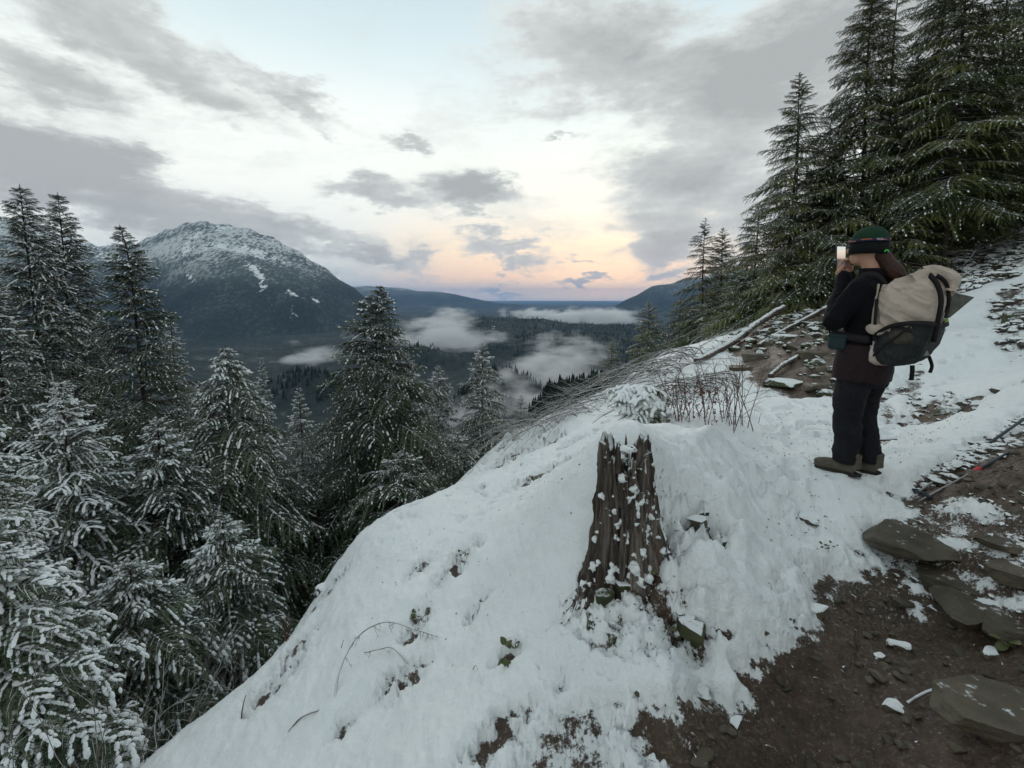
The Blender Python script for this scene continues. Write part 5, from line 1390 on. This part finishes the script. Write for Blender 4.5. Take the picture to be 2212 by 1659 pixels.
# ------------------------------------------------------------------ trekking poles
M['pole'] = simple('dark_pole_shaft', (.020, .032, .042), .35, .2, 20, .5)
M['pole_grey'] = simple('grey_pole_tip', (.20, .20, .20), .4, .1, 20, .5, metal=.6)
M['red'] = simple('red_collar', (.50, .015, .03), .45, .1, 20, .4)
def trek_pole(a, bb, label, collar):
    A = np.array([a[0], a[1], 0.0]); B = np.array([bb[0], bb[1], 0.0])
    A[2] = gs(A[0], A[1]) + .01; B[2] = gs(B[0], B[1]) + .02
    A[2] = max(A[2], 0); d = B - A; L = np.linalg.norm(d)
    n = 12
    for k in range(1, n):                       # lie on top of whatever is beneath
        c = A + d * k / (n - 1); need = gs(c[0], c[1]) - .006 - c[2]
        if need > 0: B[2] += min(.15, need / (k / (n - 1)) * .5); d = B - A
    root = empty('trekking_pole', tuple(A)); root.rotation_euler = Vector(d).to_track_quat('X', 'Z').to_euler()
    tag(root, label, 'trekking pole', 'trekking poles lying on the scree')
    def tb(nm, x0, x1, r0, r1, mt, sides=12):
        s = Soup(); tube(s, [(x0, 0, 0), ((x0 + x1) / 2, 0, 0), (x1, 0, 0)], [r0, (r0 + r1) / 2, r1], sides); o = s.mesh(nm, [mt]); o.parent = root; return o
    tb('pole_tip', 0, .05, .003, .006, M['pole_grey']); tb('lower_shaft', .05, .42, .0065, .0065, M['pole_grey']); tb('upper_shaft', .42, L, .0085, .009, M['pole'])
    tb('lock_collar', .40, .445, .013, .013, M['red'] if collar else M['pole'])
    s = Soup(); tube(s, [(.055, 0, 0), (.060, 0, 0), (.065, 0, 0)], [.012, .030, .012], 16); s.mesh('basket', [M['pole']]).parent = root
trek_pole(hit(1966, 1078), hit(2262, 905), 'upper trekking pole with a plain dark shaft lying on the scree at the right edge', False)
trek_pole(hit(1984, 1090), hit(2262, 945), 'lower trekking pole with a red collar lying on the scree at the right edge', True)

# ------------------------------------------------------------------ brushwood, shrub, sticks
def sprout(s, p, d, L, r, rnd, lvl, mi=0, bend=.25, kids=5, grav=0.0):
    d = np.array(d, float); d /= np.linalg.norm(d); n = 6
    pts = [np.array(p, float)]
    for k in range(n - 1):
        d = d + rnd.normal(0, bend * .35, 3) + (0, 0, grav); d /= np.linalg.norm(d); pts.append(pts[-1] + d * L / (n - 1))
    tube(s, pts, np.linspace(r, r * .45, n), 4 if lvl else 5, mi, cap=False)
    if lvl > 0:
        for k in range(kids):
            t = rnd.uniform(.3, .95); i = int(t * (n - 1)); q_ = pts[i] + (pts[min(i + 1, n - 1)] - pts[i]) * (t * (n - 1) - i)
            dd_ = d + rnd.normal(0, .55, 3); dd_[2] += .25 if grav >= 0 else 0
            sprout(s, q_, dd_, L * rnd.uniform(.25, .5), r * .5, rnd, lvl - 1, mi, bend, kids, grav)
def on(sx, sy, dz=0.0):
    h_ = hit(sx, sy)
    while h_ is None: sy += 6; h_ = hit(sx, sy)
    return np.array([h_[0], h_[1], gs(h_[0], h_[1]) + dz])
rnd = np.random.RandomState(33)
# reddish leafless shrub behind the berm
c = on(1540, 938, -.02); root = empty('shrub', tuple(c)); tag(root, 'leafless reddish-brown shrub standing upright in snow behind the berm', 'shrub')
for k in range(34):
    s = Soup(); off = np.array([rnd.uniform(-.42, .36), rnd.uniform(-.10, .35), -.03])
    h_ = rnd.uniform(.22, .58) * (1.2 if off[0] > .05 else .9)
    sprout(s, off, (rnd.uniform(-.22, .28), rnd.uniform(-.15, .2), 1), h_, .0042, rnd, 2, 0, .25, 4)
    o = s.mesh('stem', [M['twig_red']]); o.parent = root
s = Soup()
for k in range(240):
    p = np.array([rnd.uniform(-.42, .15), rnd.uniform(-.1, .3), rnd.uniform(.05, .36)]); r = rnd.uniform(.007, .015); ax = rnd.normal(0, 1, (3, 3))
    q_ = p + np.array([ax[0] * r, ax[1] * r, -ax[0] * r]); s.add(q_, [(0, 1, 2)])
M['dead_leaf'] = simple('dead_leaf', (.12, .045, .03), .8, .4, 40)
o = s.mesh('withered_leaves', [M['dead_leaf']], smooth=False); o.parent = root; o['kind'] = 'stuff'
# small shrubs
for k, (sx, sy, h_, lab) in enumerate([(1465, 930, .20, 'thin bare seedling between the bent sapling and the shrub'), (1640, 930, .12, 'single thin dry stalk right of the shrub'), (527, 1560, .16, 'dark dry stalk sticking out of the snow near the bottom left'),
        (620, 1395, .2, 'short bare twig at the snow rim by the trees'), (742, 1420, .07, 'tiny brown bud stalk in the snowfield')]):
    c = on(sx, sy, -.02); s = Soup(); kk = 1 if k in (1, 2, 4) else 6
    for j in range(kk): sprout(s, (rnd.uniform(-.03, .03), 0, 0), (rnd.uniform(-.3, .3) + (.12 if k in (1, 2) else 0), .1, 1), h_, .0028 if k != 2 else .005, rnd, 0 if kk == 1 else 1, 0, .12, 3)
    o = s.mesh('dry_stalk', [M['twig_red']]); o.location = c; tag(o, lab, 'plant')
# bent sapling arch with side twigs, pressed into the snow
def arch(pp, r0, r1, name, label, cat, mat, twigs=0, tl=.06, seed=1, parent=None, n=30):
    P_ = resample(np.array(pp), n); rn = np.random.RandomState(seed); s = Soup()
    tube(s, P_, np.linspace(r0, r1, n), 7, 0)
    for k in range(twigs):
        i = rn.randint(2, n - 2); sprout(s, P_[i], (rn.uniform(-.5, .5), rn.uniform(-.3, .3), -rn.uniform(.3, 1)), tl * rn.uniform(.4, 1.2), r1 * .6, rn, 1, 0, .3, 2)
    o = s.mesh(name, [M[mat]]); tag(o, label, cat); 
    if parent: o.parent = parent
    return o
arch([on(722, 1556, -.03), on(735, 1490, .05), on(775, 1430, .12), on(835, 1400, .12), on(900, 1395, .06), on(945, 1403, .02)], .006, .0028, 'bent_twig', 'arched bare twig with fine side shoots lying on the snowfield', 'twig', 'twig_grey', 22, .07, 3)
arch([on(788, 1448, .06), on(820, 1437, .05), on(850, 1437, .035), on(882, 1446, .02)], .0045, .003, 'twig', 'short straight side twig lying under the arched twig on the snow', 'twig', 'twig_grey', 3, .05, 5)
arch([on(620, 1600, -.01), on(650, 1580, .012), on(690, 1560, .0)], .005, .004, 'twig', 'thin twig half buried in the snow left of the arched twig', 'twig', 'twig', 0, 0, 6)
arch([on(1022, 1475, .0), on(1030, 1490, .05), on(1042, 1512, .0)], .0018, .001, 'twig', 'fine pale straw sticking out of the snowfield', 'twig', 'twig_grey', 1, .04, 7)
arch([on(1960, 1528, .02), on(2000, 1518, .035), on(2050, 1500, .03), on(2075, 1470, .01)], .006, .004, 'twig', 'snowy curved stick behind the pointed stone on the mud', 'twig', 'twig_grey', 0, 0, 8)
arch([on(1880, 962, .02), on(1905, 965, .03), on(1935, 957, .02)], .012, .008, 'stick', 'dark broken stick lying on the snow right of the trousers', 'stick', 'twig', 0, 0, 9)
# salal leaves pushing through the snow
M['leaf_green'] = simple('leaf_green', (.075, .085, .028), .45, .3, 40, .4)
def leaves(sx, sy, n, sp, r, label, seed, mat='leaf_green'):
    rn = np.random.RandomState(seed); c = on(sx, sy, .0); root = empty('leafy_plant', tuple(c)); tag(root, label, 'plant')
    for k in range(n):
        o = bpy.data.objects.new('leaf', LEAF[rn.randint(len(LEAF))]); link(o, root); o.location = (rn.uniform(-sp, sp), rn.uniform(-sp, sp) * .7, rn.uniform(.005, .03)); s_ = r * rn.uniform(.7, 1.3)
        o.scale = (s_, s_, s_); o.rotation_euler = (R(rn.uniform(-50, 50)), R(rn.uniform(-50, 50)), rn.uniform(0, 6.28))
LEAF = []
for k in range(3):
    n = 9; s = Soup(); t = np.linspace(0, 1, n); w = .36 * np.sin(np.pi * t ** .8) ** .8 * (1 + .1 * k); w[-1] = 0.0; w[0] = .01
    vs = np.concatenate([np.stack([t, -w, .10 * np.sin(t * 3) + .06], -1), np.stack([t, w * 0, .10 * np.sin(t * 3) - .02], -1), np.stack([t, w, .10 * np.sin(t * 3) + .06], -1)])
    i = np.arange(n - 1)
    s.add(vs, np.concatenate([np.stack([i, i + 1, i + 1 + n, i + n], -1), np.stack([i + n, i + 1 + n, i + 1 + 2 * n, i + 2 * n], -1)]))
    LEAF.append(as_mesh(s.mesh('leaf', [M['leaf_green']])))
for args in [(1105, 1418, 8, .03, .045, 'cluster of green leaves poking out in the middle of the snowfield'), (1088, 1448, 5, .02, .035, 'few green leaves just below the larger leaf cluster'), (1095, 1475, 4, .03, .03, 'half-buried leaves lowest of the leaf clusters on the snowfield'),
             (1420, 1265, 14, .06, .032, 'snowy leafy plant between the stump root and the rocks'), (1440, 1345, 14, .07, .032, 'leafy plant in front of the mossy stone'), (1340, 1250, 10, .05, .03, 'leafy plant at the foot of the stump'),
             (905, 1340, 12, .05, .022, 'dark tuft showing through the middle of the left snowfield'), (912, 1232, 10, .05, .022, 'small dark tuft on the upper snowfield, left one'), (1000, 1205, 14, .08, .018, 'line of tiny dark sprigs on the upper snowfield'), (1030, 1322, 8, .04, .018, 'faint brown tuft right of the middle snowfield'),
             (1160, 1040, 20, .12, .035, 'dry tuft of grass on the snow left of the stump'), (2175, 1395, 7, .05, .05, 'fallen leaves among snowy stones at the lower right'), (1780, 1215, 14, .06, .018, 'straw-coloured litter in the beaten snow')]:
    leaves(*args, seed=int(args[0]))
# little hemlock bowed under snow behind the stump
c = on(1392, 932, .0)
root = empty('hemlock_sapling', tuple(c)); tag(root, 'young hemlock bowed under snow directly behind the stump', 'sapling')
s = Soup(); pth = resample(np.array([(0, 0, -.1), (0.0, 0, .12), (-.02, 0, .26), (-.10, 0, .36), (-.20, 0, .33)]), 14); tube(s, pth, np.linspace(.018, .005, 14), 7); s.mesh('trunk', [M['bark']]).parent = root
KINDS['sapling'] = dict(mats=[M['needle_bright'], M['twig'], M['tree_snow']], snow=.60, droop=.75, wide=.42, snow_r=.012)
bs = boughs('sapling'); rn = np.random.RandomState(8)
for k in range(46):
    t = rn.uniform(.15, 1.0); i = t * 13; p = np.array([np.interp(i, np.arange(14), pth[:, j]) for j in range(3)])
    L = (.46 - .20 * t) * rn.uniform(.7, 1.15); cls = 2 if L > .42 else 3
    o = link(bpy.data.objects.new('bough', bs[cls][rn.randint(2)]), root); o.location = p
    o.rotation_euler = Euler((R(rn.uniform(-12, 12)), R(rn.uniform(-8, 28)), rn.uniform(-3.3, .9)), 'XYZ'); o.scale = [L / CLS[cls]] * 3
# log and snag
def log(a, b_, r0, r1, name, label, cat, mat='log', seed=0, n=26, snow=True):
    rn = np.random.RandomState(seed); P_ = np.array([np.array(a) + (np.array(b_) - np.array(a)) * t for t in np.linspace(0, 1, n)])
    P_[:, 2] += .5 * np.sin(np.linspace(0, 5, n) + seed) * r0; P_[:, 0] += .6 * np.sin(np.linspace(0, 7, n) + seed * 2) * r0
    root = empty(name, tuple(P_[0])); tag(root, label, cat); s = Soup(); tube(s, P_ - P_[0], np.linspace(r0, r1, n), 12, 0, rnd=rn); s.mesh('log_wood', [M[mat]]).parent = root
    for k in range(7):
        i = rn.randint(3, n - 2); s = Soup(); sprout(s, P_[i] - P_[0], (rn.uniform(-.6, .6), rn.uniform(-.6, .6), rn.uniform(-.2, 1)), rn.uniform(.1, .5) * (r0 / .1), r0 * .15, rn, 1, 0, .2, 2); s.mesh('branch_stub', [M['twig_grey']]).parent = root
    if snow:
        s = Soup(); k = 0
        for i in range(n * 5):
            t = rn.uniform(0, 1)
            if vn2(np.array(t * 7.0), np.array(seed * 1.0), 4) < -.1: continue
            p = P_[0] * (1 - t) + P_[-1] * t; p = np.array([np.interp(t * (n - 1), np.arange(n), P_[:, j]) for j in range(3)]); r = (r0 + (r1 - r0) * t)
            s.add(_DV * np.array([r * .9, r * .55, r * .30]) * rn.uniform(.7, 1.2, 3) + (p - P_[0]) + (0, 0, r * .78), _DF)
        o = s.mesh('snow_strip', [M['snow']]); o.parent = root; o['kind'] = 'stuff'
    return root
a = on(1505, 795, .05); b_ = on(1690, 690, .25)
log(a, b_, .055, .075, 'fallen_log', 'long snow-topped log lying up the bank left of the hiker', 'log', seed=3)
log(on(1640, 745, .05), on(1790, 668, .10), .035, .045, 'fallen_log', 'thinner snowy log lying above the bare bank behind the hiker', 'log', seed=5)
log(on(1660, 820, .03), on(1735, 768, .08), .03, .035, 'branch', 'pale snowy branch lying across the bare bank', 'branch', seed=7)
P0 = on(2175, 492, .0)
arch([P0, P0 + (-.25, .1, .1), P0 + (-.5, .2, .5), P0 + (-.8, .3, .95)], .075, .03, 'snag', 'pale crooked dead branch rising at the edge of the right wood', 'branch', 'twig_grey', 3, .3, 12)
# heaps of arching brushwood
def brush(pts, n, L0, L1, label, seed, r=.010, curved=.5):
    rn = np.random.RandomState(seed); c0 = on(*pts[len(pts) // 2])
    rn.rand(); root = empty('brush_pile', tuple(c0)); tag(root, label, 'brushwood')
    for k in range(n):
        t = rn.uniform(0, len(pts) - 1.001); i = int(t); q_ = np.array(pts[i]) + (np.array(pts[i + 1]) - np.array(pts[i])) * (t - i)
        h_ = hit(q_[0] + rn.uniform(-30, 30), q_[1] + rn.uniform(2, 26))
        if h_ is None: continue
        A = np.array([h_[0], h_[1], gs(h_[0], h_[1])]); L = rn.uniform(L0, L1); a_ = R(rn.uniform(150, 235)) if rn.rand() < .8 else R(rn.uniform(-60, 60))
        d = np.array([math.cos(a_), math.sin(a_) * .6, 0]); hgt_ = L * rn.uniform(.04, .20)
        B = A + d * L; B[2] = gs(B[0], B[1]) if np.hypot(B[0], B[1]) < 30 else A[2]
        B[2] = max(B[2], A[2] - .30 * L)
        mid = (A + B) / 2 + (0, 0, hgt_)
        P_ = resample(np.array([A + (0, 0, -.03), A * .7 + mid * .3 + (0, 0, hgt_ * .35), mid, B * .7 + mid * .3 + (0, 0, hgt_ * .2), B]), 14)
        s = Soup(); tube(s, P_ - c0, np.linspace(r * rn.uniform(.6, 1.3), r * .25, 14), 5, 0, cap=False)
        for j in range(5):
            i2 = rn.randint(4, 13); sprout(s, P_[i2] - c0, d + rn.normal(0, .5, 3), L * rn.uniform(.1, .3), r * .3, rn, 1, 0, .25, 2)
        s.mesh('dead_branch', [M['twig_grey' if rn.rand() < .35 else 'twig']]).parent = root
brush([(1130, 925), (1190, 905), (1260, 880), (1320, 860)], 60, .5, 1.5, 'heap of thin arching dead branches along the snow rim left of the sapling', 5, .006)
brush([(1320, 855), (1400, 810), (1460, 780), (1530, 755)], 60, .8, 2.0, 'heap of snowy dead branches between the sapling and the fallen log', 6, .011)
brush([(1420, 880), (1480, 850), (1540, 830), (1590, 800)], 40, .4, 1.1, 'scattered snowy sticks on the slope behind the shrub', 7, .010)
brush([(1980, 590), (2060, 560), (2130, 530)], 26, .8, 2.2, 'dead branches strewn at the foot of the right wood behind the backpack', 9, .02)
# bare frosted bushes low in the left stand
for k, (sx, sy, d, h_, lab) in enumerate([(250, 1560, 3.2, .9, 'pale frosted bare bush with upright stems at the bottom left'), (470, 1430, 4.3, .7, 'frosted bare bush by the snow rim under the firs'), (150, 1650, 2.7, .9, 'frosted bare bush in the lower left corner')]):
    p = at(sx, sy, d); root = empty('bare_bush', tuple(p - (0, 0, h_ * .5))); tag(root, lab, 'bush', 'frosted bare bushes in the lower left')
    for j in range(14):
        s = Soup(); sprout(s, (rnd.uniform(-.2, .2), rnd.uniform(-.2, .2), -.6), (rnd.uniform(-.4, .4), rnd.uniform(-.3, .3), 1), h_ * rnd.uniform(1, 1.6), .006, rnd, 2, 0, .3, 4)
        s.mesh('stem', [M['twig_grey']]).parent = root

# needles, bark crumbs and twig ends lying on the trodden snow
rn = np.random.RandomState(91)
def litter(pgs, n, r0, r1, label, mat):
    P_ = []
    for pg in pgs:
        lo = pg.min(0); hi = pg.max(0); q_ = np.stack([rn.uniform(lo[0], hi[0], n * 4), rn.uniform(lo[1], hi[1], n * 4)], -1)
        P_.append(q_[sdf(q_[:, 0], q_[:, 1], pg) > 0][:n])
    P_ = np.concatenate(P_); x, y = P_[:, 0], P_[:, 1]; g_ = ground_rough(x, y); t_ = snow_depth(x, y)
    z = np.where(t_ > 0, np.maximum(ground_smooth(x, y) * .35 + g_ * .65 + t_, g_), g_) + .003
    a = rn.uniform(0, 6.28, len(x)); L = rn.uniform(r0, r1, len(x)) * rn.uniform(.4, 1, len(x)); w = rn.uniform(.0015, .004, len(x))
    c, s_ = np.cos(a), np.sin(a); up_ = rn.uniform(0, .006, len(x))
    V = np.stack([np.stack([x - c * L - s_ * w, y - s_ * L + c * w, z], -1), np.stack([x - c * L + s_ * w, y - s_ * L - c * w, z], -1), np.stack([x + c * L, y + s_ * L, z + up_], -1), np.stack([x, y, z + w * 2], -1)], 1).reshape(-1, 3)
    b_ = (np.arange(len(x)) * 4)[:, None]
    F = np.concatenate([b_ + [0, 1, 3], b_ + [1, 2, 3], b_ + [2, 0, 3]])
    tag(mesh_np('litter', V, F, [M[mat]], smooth=False), label, 'litter', kind='stuff')
PG_WALK = poly([(1580, 900), (1800, 870), (1900, 900), (2100, 850), (2150, 900), (1950, 1020), (1860, 1080), (1880, 1150), (1740, 1260), (1660, 1320), (1640, 1100)])
PG_SLOPE = poly([(1000, 1050), (1150, 950), (1280, 900), (1280, 1250), (1000, 1500), (760, 1450), (760, 1300)])
litter([PG_WALK], 520, .003, .014, 'bark crumbs and needles on the trodden snow around the hiker', 'twig_red')
litter([PG_SLOPE], 160, .003, .012, 'needles fallen on the snowfield left of the stump', 'twig_red')
litter([PG_DIRT, PG_MESSY], 260, .004, .02, 'needles and twig ends on the muddy path', 'twig_grey')
